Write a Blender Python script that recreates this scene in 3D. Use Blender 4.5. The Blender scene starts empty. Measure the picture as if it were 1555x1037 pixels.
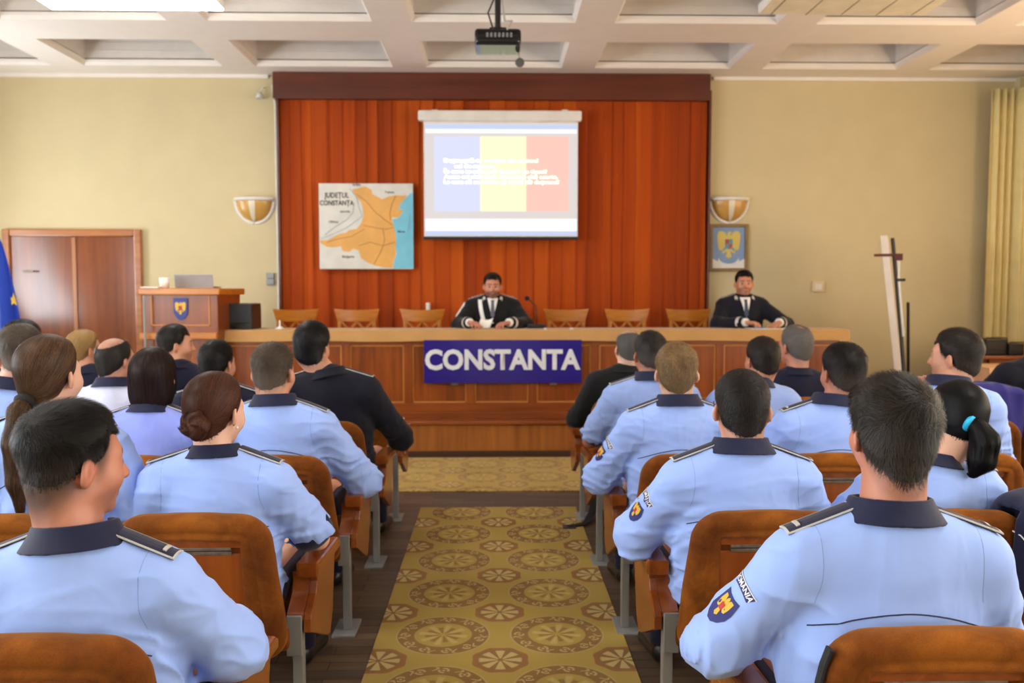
import bpy, bmesh, math, random
import numpy as np
from mathutils import Vector, Matrix
random.seed(7)
RNG = np.random.default_rng(11)
PI = math.pi
sc = bpy.context.scene
COL = sc.collection
F32 = np.float32

# ------------------------------------------------------------------ camera model (1555 x 1037)
FPX, CAMZ = 1280.0, 1.42
PITCH, YAW = math.atan(78.5/FPX), math.atan(25.5/FPX)
def at(px, py, Y):
    """point of the plane at distance Y seen at pixel (px, py)"""
    u, v = (px-777.5)/FPX, -(py-518.5)/FPX
    y1 = math.cos(PITCH)+v*math.sin(PITCH); z1 = -math.sin(PITCH)+v*math.cos(PITCH)
    c, s = math.cos(YAW), math.sin(YAW)
    dx, dy = u*c+y1*s, -u*s+y1*c
    t = Y/dy
    return Vector((dx*t, Y, CAMZ+z1*t))

# ------------------------------------------------------------------ materials
def lin(r, g, b):
    f = lambda v: (v/255/12.92) if v <= 10 else ((v/255+.055)/1.055)**2.4
    return (f(r), f(g), f(b), 1.0)
class E:
    """tiny expression -> Math nodes"""
    nt = None
    def __init__(s, sock): s.s = sock
    @staticmethod
    def op(name, *a):
        n = E.nt.nodes.new('ShaderNodeMath'); n.operation = name
        for i, v in enumerate(a):
            if isinstance(v, E): E.nt.links.new(v.s, n.inputs[i])
            else: n.inputs[i].default_value = v
        return E(n.outputs[0])
    def __add__(s, o): return E.op('ADD', s, o)
    __radd__ = __add__
    def __sub__(s, o): return E.op('SUBTRACT', s, o)
    def __rsub__(s, o): return E.op('SUBTRACT', o, s)
    def __mul__(s, o): return E.op('MULTIPLY', s, o)
    __rmul__ = __mul__
    def __truediv__(s, o): return E.op('DIVIDE', s, o)
    def __gt__(s, o): return E.op('GREATER_THAN', s, o)
    def __lt__(s, o): return E.op('LESS_THAN', s, o)
def new_mat(name):
    m = bpy.data.materials.new(name); m.use_nodes = True
    nt = m.node_tree; b = nt.nodes['Principled BSDF']
    return m, nt, b
def N(nt, t, **kw):
    n = nt.nodes.new(t)
    for k, v in kw.items(): setattr(n, k, v)
    return n
def setin(b, **kw):
    for k, v in kw.items(): b.inputs[k.replace('_', ' ')].default_value = v
def coords(nt, scale=(1, 1, 1), rot=(0, 0, 0), out='Object'):
    tc = N(nt, 'ShaderNodeTexCoord'); mp = N(nt, 'ShaderNodeMapping')
    mp.inputs['Scale'].default_value = scale; mp.inputs['Rotation'].default_value = rot
    nt.links.new(tc.outputs[out], mp.inputs['Vector']); return mp.outputs[0]
def noise(nt, vec, scale, detail=3, rough=.55, dist=0.0):
    n = N(nt, 'ShaderNodeTexNoise'); n.inputs['Scale'].default_value = scale
    n.inputs['Detail'].default_value = detail; n.inputs['Roughness'].default_value = rough
    n.inputs['Distortion'].default_value = dist
    nt.links.new(vec, n.inputs['Vector']); return n.outputs[0]
def ramp(nt, fac, stops):
    r = N(nt, 'ShaderNodeValToRGB'); e = r.color_ramp.elements
    while len(e) < len(stops): e.new(.5)
    for i, (p, c) in enumerate(stops): e[i].position = p; e[i].color = c
    nt.links.new(fac, r.inputs[0]); return r.outputs[0]
def bump(nt, b, h, strength=.3, dist=.005):
    n = N(nt, 'ShaderNodeBump'); n.inputs['Strength'].default_value = strength; n.inputs['Distance'].default_value = dist
    nt.links.new(h, n.inputs['Height']); nt.links.new(n.outputs[0], b.inputs['Normal'])
def plain(name, col, rough=.6, metal=0.0, var=.08, nscale=6, bumps=0.0, bscale=200, **kw):
    m, nt, b = new_mat(name); setin(b, Roughness=rough, Metallic=metal, **kw)
    v = coords(nt); c = lin(*col)
    lo = tuple(x*(1-var) for x in c[:3])+(1,); hi = tuple(min(1, x*(1+var)) for x in c[:3])+(1,)
    nt.links.new(ramp(nt, noise(nt, v, nscale), [(.3, lo), (.7, hi)]), b.inputs['Base Color'])
    if bumps: bump(nt, b, noise(nt, v, bscale, 2), bumps, .002)
    return m
def wood(name, dark, light, axis='z', rough=.32, scale=1.0, coat=.25, island=False):
    m, nt, b = new_mat(name); setin(b, Roughness=rough, Coat_Weight=coat, Coat_Roughness=.2)
    sc_ = {'x': (1.2, 22, 22), 'y': (22, 1.2, 22), 'z': (22, 22, 1.2)}[axis]
    v = coords(nt, tuple(s*scale for s in sc_))
    n1 = noise(nt, v, 1.0, 5, .6, .6)
    n2 = noise(nt, coords(nt), 2.2, 2)
    E.nt = nt
    f = E(n1)*.72+E(n2)*.28
    nt.links.new(ramp(nt, f.s, [(.32, lin(*dark)), (.68, lin(*light))]), b.inputs['Base Color'])
    bump(nt, b, n1, .08, .002)
    return m
def emis(name, col, strength):
    m, nt, b = new_mat(name); c = lin(*col)
    setin(b, Base_Color=c, Emission_Color=c, Emission_Strength=strength, Roughness=.6)
    return m
def attr_mat(name, rough=.5, sss=0.0, attr='tint', nz=.06, nsc=60, spec=.5):
    m, nt, b = new_mat(name); setin(b, Roughness=rough, Specular_IOR_Level=spec)
    a = N(nt, 'ShaderNodeAttribute'); a.attribute_name = attr
    n = noise(nt, coords(nt), nsc, 3)
    E.nt = nt; f = E(n)*(2*nz)+(1-nz)
    mx = N(nt, 'ShaderNodeVectorMath', operation='SCALE')
    nt.links.new(a.outputs['Color'], mx.inputs[0]); nt.links.new(f.s, mx.inputs['Scale'])
    nt.links.new(mx.outputs[0], b.inputs['Base Color'])
    if sss: setin(b, Subsurface_Weight=sss, Subsurface_Scale=.01)
    return m

# ------------------------------------------------------------------ object helpers
def link(name, me, mat=None, parent=None, loc=None, rotz=0, smooth=False):
    o = bpy.data.objects.new(name, me); COL.objects.link(o)
    if mat is not None and me is not None:
        for mm in (mat if isinstance(mat, (list, tuple)) else [mat]): me.materials.append(mm)
    if smooth: me.polygons.foreach_set('use_smooth', np.ones(len(me.polygons), dtype=bool))
    if parent: o.parent = parent
    if loc is not None: o.location = loc
    if rotz: o.rotation_euler = (0, 0, rotz)
    return o
def tag(o, label=None, cat=None, group=None, kind=None):
    if label: o['label'] = label
    if cat: o['category'] = cat
    if group: o['group'] = group
    if kind: o['kind'] = kind
    return o
def empty(name, loc, label, cat, group=None, rotz=0):
    o = bpy.data.objects.new(name, None); COL.objects.link(o); o.empty_display_size = .1
    o.location = loc; o.rotation_euler = (0, 0, rotz)
    return tag(o, label, cat, group)
class MB:
    def __init__(s): s.bm = bmesh.new(); s.mi = 0
    def _mark(s, n0):
        for f in list(s.bm.faces)[n0:]: f.material_index = s.mi
    def box(s, lo, hi, bev=0.0, rot=None, piv=None, seg=2):
        n0 = len(s.bm.faces)
        r = bmesh.ops.create_cube(s.bm, size=1.0); vs = r['verts']
        c = [(a+b)/2 for a, b in zip(lo, hi)]; d = [max(1e-5, b-a) for a, b in zip(lo, hi)]
        for v in vs: v.co = Vector((c[0]+v.co.x*d[0], c[1]+v.co.y*d[1], c[2]+v.co.z*d[2]))
        if bev > 0:
            es = list({e for v in vs for e in v.link_edges})
            rr = bmesh.ops.bevel(s.bm, geom=es, offset=min(bev, min(d)*.49), segments=seg, affect='EDGES', profile=.6)
            vs = list({v for f in s.bm.faces[:] for v in f.verts} ) if False else [v for v in s.bm.verts if v.is_valid][-len(rr['verts']):] if False else rr['verts']
            vs = list(set(vs) | {v for f in rr['faces'] for v in f.verts})
        if rot is not None:
            p = Vector(piv if piv else c); M = rot if isinstance(rot, Matrix) else Matrix.Rotation(rot[1], 3, rot[0])
            allv = set(vs)
            for v in allv: v.co = p+M@(v.co-p)
        s.bm.faces.ensure_lookup_table(); s._mark(n0); return s
    def prism(s, pts, axis, a, b, bev=0.0):
        """polygon pts (2-D) extruded along axis from a to b; 2-D axes are the other two in xyz order"""
        n0 = len(s.bm.faces)
        def mk(p, t):
            return {'x': (t, p[0], p[1]), 'y': (p[0], t, p[1]), 'z': (p[0], p[1], t)}[axis]
        A = [s.bm.verts.new(mk(p, a)) for p in pts]; B = [s.bm.verts.new(mk(p, b)) for p in pts]
        n = len(pts); fs = []
        fs.append(s.bm.faces.new(A)); fs.append(s.bm.faces.new(B[::-1]))
        for i in range(n): fs.append(s.bm.faces.new((A[i], B[i], B[(i+1) % n], A[(i+1) % n])))
        bmesh.ops.recalc_face_normals(s.bm, faces=fs)
        if bev:
            es = [e for e in {e for f in fs[:2] for e in f.edges}]
            bmesh.ops.bevel(s.bm, geom=es, offset=bev, segments=2, affect='EDGES', profile=.6)
        s.bm.faces.ensure_lookup_table(); s._mark(n0); return s
    def tube(s, pts, r, seg=8, cap=True):
        n0 = len(s.bm.faces)
        pts = [Vector(p) for p in pts]; rs = r if isinstance(r, (list, tuple)) else [r]*len(pts)
        rings = []; up = None
        for i, p in enumerate(pts):
            d = (pts[min(i+1, len(pts)-1)]-pts[max(i-1, 0)]).normalized()
            if up is None:
                up = d.orthogonal().normalized()
            up = (up-d*up.dot(d)).normalized(); w = d.cross(up)
            rings.append([s.bm.verts.new(p+(up*math.cos(2*PI*k/seg)+w*math.sin(2*PI*k/seg))*rs[i]) for k in range(seg)])
        for a, b in zip(rings, rings[1:]):
            for k in range(seg): s.bm.faces.new((a[k], a[(k+1) % seg], b[(k+1) % seg], b[k]))
        if cap: s.bm.faces.new(rings[0][::-1]); s.bm.faces.new(rings[-1])
        s.bm.faces.ensure_lookup_table(); s._mark(n0); return s
    def lathe(s, prof, c=(0, 0, 0), seg=24, a0=0, a1=2*PI):
        n0 = len(s.bm.faces); full = abs(a1-a0-2*PI) < 1e-6; n = seg if full else seg+1
        rings = [[s.bm.verts.new((c[0]+r*math.cos(a0+(a1-a0)*k/seg), c[1]+r*math.sin(a0+(a1-a0)*k/seg), c[2]+z)) for k in range(n)] for r, z in prof]
        for a, b in zip(rings, rings[1:]):
            for k in range(seg): s.bm.faces.new((a[k], a[(k+1) % n], b[(k+1) % n], b[k]))
        s.bm.faces.ensure_lookup_table(); s._mark(n0); return s
    def grid(s, fn, nu, nv, closed_u=False):
        n0 = len(s.bm.faces)
        V = [[s.bm.verts.new(fn(i/(nu if closed_u else nu-1), j/(nv-1))) for j in range(nv)] for i in range(nu)]
        for i in range(nu if closed_u else nu-1):
            for j in range(nv-1):
                s.bm.faces.new((V[i][j], V[(i+1) % nu][j], V[(i+1) % nu][j+1], V[i][j+1]))
        s.bm.faces.ensure_lookup_table(); s._mark(n0); return s
    def build(s, name, mat, parent=None, loc=None, rotz=0, smooth=False, auto=None):
        me = bpy.data.meshes.new(name); s.bm.normal_update(); s.bm.to_mesh(me); s.bm.free()
        if smooth: me.polygons.foreach_set('use_smooth', np.ones(len(me.polygons), dtype=bool))
        if auto: me.polygons.foreach_set('use_smooth', np.ones(len(me.polygons), dtype=bool)); me.set_sharp_from_angle(angle=math.radians(auto))
        return link(name, me, mat, parent, loc, rotz)
def mesh_np(name, V, Fq, mat=None, parent=None, smooth=True, attrs=None):
    """V (n,3), Fq (m,k) arrays -> mesh object"""
    me = bpy.data.meshes.new(name); V = np.ascontiguousarray(V, F32); Fq = np.ascontiguousarray(Fq, np.int32)
    m, k = Fq.shape
    me.vertices.add(len(V)); me.vertices.foreach_set('co', V.ravel())
    me.loops.add(m*k); me.loops.foreach_set('vertex_index', Fq.ravel())
    me.polygons.add(m); me.polygons.foreach_set('loop_start', np.arange(0, m*k, k, dtype=np.int32))
    if smooth: me.polygons.foreach_set('use_smooth', np.ones(m, dtype=bool))
    me.update(calc_edges=True)
    for an, av in (attrs or {}).items():
        if av.ndim == 1: me.attributes.new(an, 'FLOAT', 'POINT').data.foreach_set('value', av.astype(F32))
        else: me.attributes.new(an, 'FLOAT_COLOR', 'POINT').data.foreach_set('color', np.concatenate([av, np.ones((len(av), 1))], 1).astype(F32).ravel())
    return link(name, me, mat, parent)
def text_geo(txt, size, offset=0.0, extrude=0.0, align='CENTER', res=3):
    cu = bpy.data.curves.new('lettering', 'FONT'); cu.body = txt; cu.size = size; cu.align_x = align; cu.align_y = 'CENTER'
    cu.offset = offset; cu.extrude = extrude; cu.resolution_u = res
    o = bpy.data.objects.new('lettering', cu); COL.objects.link(o)
    bpy.context.view_layer.update()
    dg = bpy.context.evaluated_depsgraph_get()
    me = bpy.data.meshes.new_from_object(o.evaluated_get(dg))
    bpy.data.objects.remove(o); bpy.data.curves.remove(cu)
    return me
def text_obj(name, txt, size, mat, parent, loc, width=None, facing='back', **kw):
    """lettering standing in the XZ plane, read from -Y"""
    me = text_geo(txt, size, **kw)
    if width:
        xs = [v.co.x for v in me.vertices]; k = width/max(1e-6, max(xs)-min(xs)); mid = (max(xs)+min(xs))/2
        if kw.get('align', 'CENTER') == 'LEFT': mid = min(xs)
        for v in me.vertices: v.co.x = (v.co.x-mid)*k
    me.transform(Matrix.Rotation(PI/2, 4, 'X'))
    me.materials.clear()
    return link(name, me, mat, parent, loc)

# ------------------------------------------------------------------ signed distance fields
def vec(a): return np.asarray(a, F32)
def smin(a, b, k):
    h = np.maximum(k-np.abs(a-b), 0)/k
    return np.minimum(a, b)-h*h*k*.25
def smax(a, b, k): return -smin(-a, -b, k)
def cone(P, a, b, r1, r2, flat=None):
    a, b = vec(a), vec(b)
    if flat is not None:
        s = vec(flat); P = P*s; a = a*s; b = b*s
    ba = b-a; pa = P-a
    t = np.clip((pa@ba)/max(1e-9, float(ba@ba)), 0, 1)
    d = pa-t[:, None]*ba
    return np.sqrt((d*d).sum(1))-(r1+(r2-r1)*t)
def ell(P, c, r):
    q = (P-vec(c))/vec(r); k0 = np.sqrt((q*q).sum(1)); q2 = q/vec(r); k1 = np.sqrt((q2*q2).sum(1))+1e-9
    return k0*(k0-1)/k1
def sph(P, c, r):
    d = P-vec(c); return np.sqrt((d*d).sum(1))-r
def rbox(P, c, h, r):
    q = np.abs(P-vec(c))-vec(h)+r
    return np.sqrt((np.maximum(q, 0)**2).sum(1))+np.minimum(q.max(1), 0)-r
def sst(a, b, x):
    t = np.clip((x-a)/(b-a), 0, 1); return t*t*(3-2*t)
def wav(P, f, seed=0):
    """cheap smooth noise in -1..1"""
    r = np.random.default_rng(seed); o = np.zeros(len(P), F32)
    ws = np.zeros(len(P), F32)
    for i in range(5):
        k = r.normal(size=3)*f*(.6+.25*i); ph = r.uniform(0, 6.28)
        s = np.sin(P@k.astype(F32)+F32(ph)+1.3*ws); o += s/(1+.5*i); ws = s
    return o/2.6
def nets(f, lo, hi, h, B=8, slack=1.0):
    lo = vec(lo); hi = vec(hi)
    nb = np.maximum(1, np.ceil((hi-lo)/(h*B)).astype(int))
    ii = np.stack(np.meshgrid(*[np.arange(n) for n in nb], indexing='ij'), -1).reshape(-1, 3)
    cen = (lo+(ii+.5)*h*B-h*.5).astype(F32)
    d = f(cen); keep = np.abs(d) < h*B*.9*slack+.012
    D = np.empty(tuple(nb*B), F32)
    Db = D.reshape(nb[0], B, nb[1], B, nb[2], B)
    Db[...] = np.where(d > 0, 1, -1).reshape(tuple(nb))[:, None, :, None, :, None]
    kb = ii[keep]
    loc = np.stack(np.meshgrid(*[np.arange(B)]*3, indexing='ij'), -1).reshape(-1, 3)
    ch = 600
    for s in range(0, len(kb), ch):
        kk = kb[s:s+ch]
        P = (lo+(kk[:, None, :]*B+loc[None])*h).reshape(-1, 3).astype(F32)
        v = f(P).reshape(len(kk), B, B, B)
        Db[kk[:, 0], :, kk[:, 1], :, kk[:, 2], :] = v
    S = D < 0
    nx, ny, nz = D.shape
    cnt = np.zeros((nx-1, ny-1, nz-1), np.uint8)
    for a in (0, 1):
        for b in (0, 1):
            for c in (0, 1): cnt += S[a:nx-1+a, b:ny-1+b, c:nz-1+c]
    cell = np.argwhere((cnt > 0) & (cnt < 8))
    vid = np.full(cnt.shape, -1, np.int32); vid[cell[:, 0], cell[:, 1], cell[:, 2]] = np.arange(len(cell))
    corner = np.array([[a, b, c] for a in (0, 1) for b in (0, 1) for c in (0, 1)])
    vals = np.stack([D[cell[:, 0]+o[0], cell[:, 1]+o[1], cell[:, 2]+o[2]] for o in corner], 1)
    acc = np.zeros((len(cell), 3)); n = np.zeros(len(cell))
    for i in range(8):
        for j in range(i+1, 8):
            if np.abs(corner[i]-corner[j]).sum() == 1:
                a, b = vals[:, i], vals[:, j]; m = (a < 0) != (b < 0)
                t = np.where(m, a/np.where(a-b == 0, 1, a-b), 0)
                acc += np.where(m[:, None], corner[i]+t[:, None]*(corner[j]-corner[i]), 0); n += m
    V = lo+(cell+acc/np.maximum(n, 1)[:, None])*h
    Fs = []
    for ax in range(3):
        sl0 = [slice(None)]*3; sl1 = [slice(None)]*3; sl0[ax] = slice(0, -1); sl1[ax] = slice(1, None)
        s0, s1 = S[tuple(sl0)], S[tuple(sl1)]
        e = np.argwhere(s0 != s1)
        u, w = [(1, 2), (2, 0), (0, 1)][ax]
        ok = (e[:, u] > 0) & (e[:, w] > 0) & (e[:, u] < D.shape[u]-1) & (e[:, w] < D.shape[w]-1)
        e = e[ok]; ins = s0[e[:, 0], e[:, 1], e[:, 2]]
        q = []
        for du, dw in ((1, 1), (0, 1), (0, 0), (1, 0)):
            c = e.copy(); c[:, u] -= du; c[:, w] -= dw; q.append(vid[c[:, 0], c[:, 1], c[:, 2]])
        q = np.stack(q, 1); q[~ins] = q[~ins][:, ::-1]; Fs.append(q)
    Fq = np.concatenate(Fs); Fq = Fq[(Fq >= 0).all(1)]
    return V.astype(F32), Fq
def grad(f, P, e=.002):
    g = np.stack([f(P+vec(d)*e)-f(P-vec(d)*e) for d in ((1, 0, 0), (0, 1, 0), (0, 0, 1))], 1)
    return g/(np.linalg.norm(g, axis=1, keepdims=True)+1e-9)
def raycast(f, P, d, steps=60):
    P = np.array(P, F32); d = vec(d); d = d/np.linalg.norm(d)
    for _ in range(steps):
        v = f(P); P = P+np.clip(v, -.01, .05)[:, None]*.8*d
    return P
# ------------------------------------------------------------------ people
def unit(v): v = np.asarray(v, float); return v/(np.linalg.norm(v)+1e-12)
def rotm(yaw, pitch, roll):
    return np.array(Matrix.Rotation(yaw, 3, 'Z')@Matrix.Rotation(pitch, 3, 'X')@Matrix.Rotation(roll, 3, 'Y'))
M_SKIN = attr_mat('skin', .48, .0, nz=.05, nsc=40)
M_HAIR = attr_mat('hair', .45, nz=.15, nsc=90, spec=.2)
SKINS = {'tan': (196, 134, 104), 'fair': (222, 174, 150), 'red': (190, 126, 102), 'mid': (208, 150, 122), 'dark': (172, 114, 88)}
def cloth(name, col, rough=.75, weave=900, var=.04, bs=.12, sheen=.15):
    m, nt, b = new_mat(name); setin(b, Roughness=rough, Sheen_Weight=sheen, Specular_IOR_Level=.25)
    c = lin(*col); v = coords(nt)
    lo = tuple(x*(1-var) for x in c[:3])+(1,); hi = tuple(min(1, x*(1+var)) for x in c[:3])+(1,)
    nt.links.new(ramp(nt, noise(nt, v, 9, 3), [(.3, lo), (.7, hi)]), b.inputs['Base Color'])
    n1 = noise(nt, v, 26, 2); n2 = noise(nt, v, weave, 1)
    E.nt = nt; bump(nt, b, (E(n1)+E(n2)*.12).s, bs, .01); return m
M_SHIRT = cloth('light blue shirt cotton', (158, 187, 255))
M_SHIRT_L = cloth('lavender blue shirt cotton', (144, 160, 238))
M_SHIRT_G = cloth('grey blue shirt cotton', (146, 170, 226))
M_SHIRT_W = cloth('white shirt cotton', (214, 218, 240))
M_NAVY = cloth('navy collar cloth', (22, 27, 58), .7)
M_SUIT_N = cloth('dark navy suit wool', (17, 19, 44), .8, 600, .1, .2, .1)
M_SUIT_D = cloth('midnight suit wool', (15, 16, 32), .8, 600, .1, .2, .1)
M_SUIT_K = cloth('black suit wool', (15, 16, 19), .8, 600, .1, .2, .1)
M_TROU = cloth('navy trouser cloth', (24, 26, 52), .8, 600, .1, .2, .1)
M_SHOE = plain('black shoe leather', (18, 16, 16), .35)
M_SILVER = plain('silver braid', (205, 205, 200), .45, .2)
M_WHITE = plain('white cloth', (232, 232, 230), .7)
M_SEAM = plain('shirt seam thread', (128, 152, 214), .8)
M_PIPE = plain('dark seam piping', (40, 44, 70), .8)
M_PATCHY = plain('gold thread', (214, 172, 40), .6)
M_PATCHR = plain('red thread', (180, 40, 40), .6)
M_PATCHB = plain('blue patch cloth', (38, 44, 112), .7)

class Person:
    def __init__(s, **k):
        s.hair = 'short'; s.fem = False; s.lean = .16; s.side = 0.0; s.yaw = 0; s.pitch = 0; s.roll = 0; s.hx = 0.0; s.hy = .066
        s.T = .82; s.bw = 1.0; s.skin = 'mid'; s.top = 'shirt'; s.hs = .935; s.zup = .028; s.h = .007; s.seed = 1
        s.sleeve = .85; s.legs = True; s.body_yaw = 0; s.shl = 0; s.shr = 0
        s.arms = {}
        s.__dict__.update(k)
        s.zs = s.T-.335*s.hs+s.zup
        s.S = {}; s.Ej = {}; s.W = {}; s.hand = {}
        for sg, nm in ((1, 'r'), (-1, 'l')):
            sh = np.array([sg*.178*s.bw+s.side*s.zs, -.01-s.lean*s.zs, s.zs-.050+(s.shr if sg > 0 else s.shl)])
            a = s.arms.get(nm, {})
            el = np.array(a.get('el', (sg*.285, .00, .235))); wr = np.array(a.get('wr', (sg*.17, .235, .165)))
            s.S[nm], s.Ej[nm], s.W[nm] = sh, el, wr
            d = unit(wr-el); s.hand[nm] = dict(d=unit(np.array(a.get('d', d))), n=unit(np.array(a.get('n', (0, 0, 1.)))), curl=a.get('curl', .35))
        s.hp = np.array([s.hx, s.hy-s.lean*s.T, s.T-.122*s.hs]); s.R = rotm(math.radians(s.yaw), math.radians(s.pitch), math.radians(s.roll))
    def hl(s, P):
        return ((P-s.hp.astype(F32))@s.R.astype(F32))/F32(s.hs)
    def hw(s, q): return (s.R@(np.asarray(q, float)*s.hs))+s.hp
    def shear(s, P):
        Q = P.copy(); z = np.clip(P[:, 2], 0, s.zs+.06); Q[:, 0] -= s.side*z; Q[:, 1] += s.lean*z; return Q
    # --- head
    def skull(s, q):
        w = .97 if s.fem else 1.0
        d = ell(q, (0, -.014, .034), (.0765*w, .098, .087))
        d = smin(d, ell(q, (0, .022, -.028), (.060*w, .068, .078)), .04)
        return d
    def head(s, P):
        q = s.hl(P); a = q.copy(); a[:, 0] = np.abs(a[:, 0]); d = s.headneck(P); f = s.fem
        d = smin(d, cone(a, (.050 if not f else .044, .0, -.055), (.010, .064, -.097), .022, .018 if not f else .014), .03)
        d = smin(d, cone(a, (.008, .082, .022), (.046, .064, .022), .012, .010), .02)
        d = smin(d, sph(a, (.040, .052, -.032), .026), .035)
        d = smax(d, -sph(a, (.033, .104, .0), .019), .014)
        d = np.minimum(d, sph(a, (.031, .076, .0), .0125))
        d = smin(d, cone(a, (.012, .088, .0085), (.046, .076, .007), .0045, .003), .004)
        d = smin(d, cone(q, (0, .084, .014), (0, .107, -.033), .0075, .0125), .014)
        d = smin(d, sph(a, (.012, .094, -.037), .0085), .009)
        d = smin(d, cone(a, (0, .090, -.066), (.019, .080, -.068), .0065, .004), .007)
        d = smin(d, cone(a, (0, .0885, -.077), (.016, .081, -.0755), .007, .004), .007)
        # ear
        c, sn = math.cos(.62), math.sin(.62)
        e = a-vec((.082, -.016, -.010)); ex = e[:, 0]*c+e[:, 1]*sn; ey = -e[:, 0]*sn+e[:, 1]*c
        ez = e[:, 2]; e2 = np.stack([ex+.10*np.abs(ez), ey-.15*ez, ez], 1)
        ear = ell(e2, (.004, 0, 0), (.0095, .0205, .033))
        ear = smax(ear, -ell(e2, (.0145, .003, .004), (.0105, .0125, .0215)), .003); ear = smin(ear, ell(e2, (.006, .0, .002), (.004, .005, .014)), .004)
        d = smin(d, ear, .008)
        return d*F32(s.hs)
    def neck(s, P):
        a = s.hw((0, -.028, -.06)); b = np.array([s.side*s.zs, -.02-s.lean*s.zs+.0, s.zs+.015])
        r = .045 if s.fem else .055
        return cone(P, s.hw((0, -.034, -.05)), b, r, r+.006)
    def headneck(s, P):
        q = s.hl(P); return smin(s.skull(q), s.neck(P)/F32(s.hs), .014+.04*sst(.01, -.05, q[:, 1]))
    # --- torso, without arms
    def torso(s, P, inf=0.0):
        Q = s.shear(P); bw = s.bw; zs = s.zs; f = s.fem
        d = ell(Q, (0, -.005, .10), (.175*bw+inf, .125+inf, .135+inf))
        d = smin(d, ell(Q, (0, .0, .25), ((.145 if f else .155)*bw+inf, .112+inf, .19)), .07)
        d = smin(d, ell(Q, (0, -.002, zs-.14), ((.155 if f else .170)*bw+inf, .112+inf, .205+inf)), .08)
        A = Q.copy(); A[:, 0] = np.abs(A[:, 0])
        if f: d = smin(d, sph(A, (.075, .075, zs-.20), .058+inf), .05)
        sh = np.where(Q[:, 0] > 0, s.shr, s.shl).astype(F32)
        A[:, 2] -= sh*sst(.03, .15, A[:, 0])
        d = smin(d, cone(A, (0, -.012, zs-.035), (.158*bw, -.012, zs-.058), .062+inf, .056+inf), .06)
        d = smin(d, cone(A, (0, -.02, zs+.026), (.150*bw, -.012, zs-.022), .044+inf, .044+inf), .04)
        return d
    def arm(s, P, nm, inf=0.0, fr=1.0, hug=False):
        S, Ej, W = s.S[nm], s.Ej[nm], s.W[nm]; k = .92 if s.fem else 1.0
        d = cone(P, S, Ej, .056*k+inf, .044*k+inf)
        e2 = Ej+(W-Ej)*fr
        f = cone(P, Ej, e2, .043*k+inf, (.043+(.029-.043)*fr)*k+inf)
        return smin(d, f, .03)
    def handd(s, P, nm):
        W = s.W[nm]; h = s.hand[nm]; sg = 1 if nm == 'r' else -1
        c = W+h['d']*.08; dist = np.linalg.norm(P-vec(c), axis=1); m = dist < .16
        out = (dist-.11).astype(F32)
        if not m.any(): return out
        p = P[m]; d, n = h['d'], unit(h['n']-np.dot(h['n'], h['d'])*h['d']); sv = np.cross(n, d)*sg*1.0
        sv = -sv if np.dot(sv, [-sg, 0, 0]) < -2 else sv      # thumb towards the middle of the body
        if s.hand[nm].get('flip'): sv = -sv
        k = .9 if s.fem else 1.0; r = None
        for i in range(4):
            o = 1.5-i
            b = W+d*.012+sv*o*.011*k; kn = W+(d*(.085-.004*abs(o-.5))+sv*o*.0195+n*.004)*k
            g = cone(p, b, kn, .0145*k, .0105*k); r = g if r is None else smin(r, g, .014)
            L = (.072, .082, .076, .058)[i]*k; cu = h['curl']*(1+.12*i); a = cu*.6; q0 = kn
            for j, fr in enumerate((.45, .3, .25)):
                dd = d*math.cos(a)-n*math.sin(a)+sv*o*.05; q1 = q0+unit(dd)*L*fr
                r = smin(r, cone(p, q0, q1, (.0095-.0009*j)*k, (.0086-.0009*j)*k), .004); q0 = q1; a += cu
        q0 = W+(d*.028+sv*.022-n*.006)*k; dd = unit(d*.7+sv*.65-n*.25)
        for j, L in enumerate((.036, .032, .026)):
            q1 = q0+dd*L*k; r = smin(r, cone(p, q0, q1, (.013-.0018*j)*k, (.0115-.0018*j)*k), .008); q0 = q1; dd = unit(dd+d*.35-n*h['curl']*.3)
        out[m] = r; return out
    def leg(s, P, sg, inf=0.0):
        kx = s.__dict__.get('knee', .12)
        hip = (sg*.085, .03, .085); kn = (sg*kx, .43, .095); an = (sg*(kx+.01), .46, -s.seat+.08)
        return smin(cone(P, hip, kn, .082+inf, .056+inf), cone(P, kn, an, .054+inf, .036+inf), .03)
    def body(s, P):
        d = s.torso(P, -.016); d = smin(d, s.neck(P), .03)
        dist = np.linalg.norm(P-vec(s.hp), axis=1); m = dist < .22
        hd = (dist-.15).astype(F32)
        if m.any(): hd[m] = s.head(P[m])
        d = smin(d, hd, .022)
        for nm in 'rl':
            d = smin(d, s.arm(P, nm, -.008), .03); d = smin(d, s.handd(P, nm), .012)
        if s.legs:
            for sg in (1, -1): d = smin(d, s.leg(P, sg, -.01), .03)
        return d
    def folds(s, P):
        fo = (1-np.abs(wav(P*vec((.55, .8, 1.5)), 26, s.seed)))**3
        fo2 = (1-np.abs(wav(P*vec((1.5, .8, .7)), 24, s.seed+5)))**4
        Q = s.shear(P); low = sst(s.zs-.06, s.zs-.30, Q[:, 2])
        side = sst(.09, .17, np.abs(Q[:, 0]))
        return fo*(.0022+.0070*low*(.35+.65*side)+.0035*side)+fo2*(.0016+.0045*side*low+.001*side)
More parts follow.
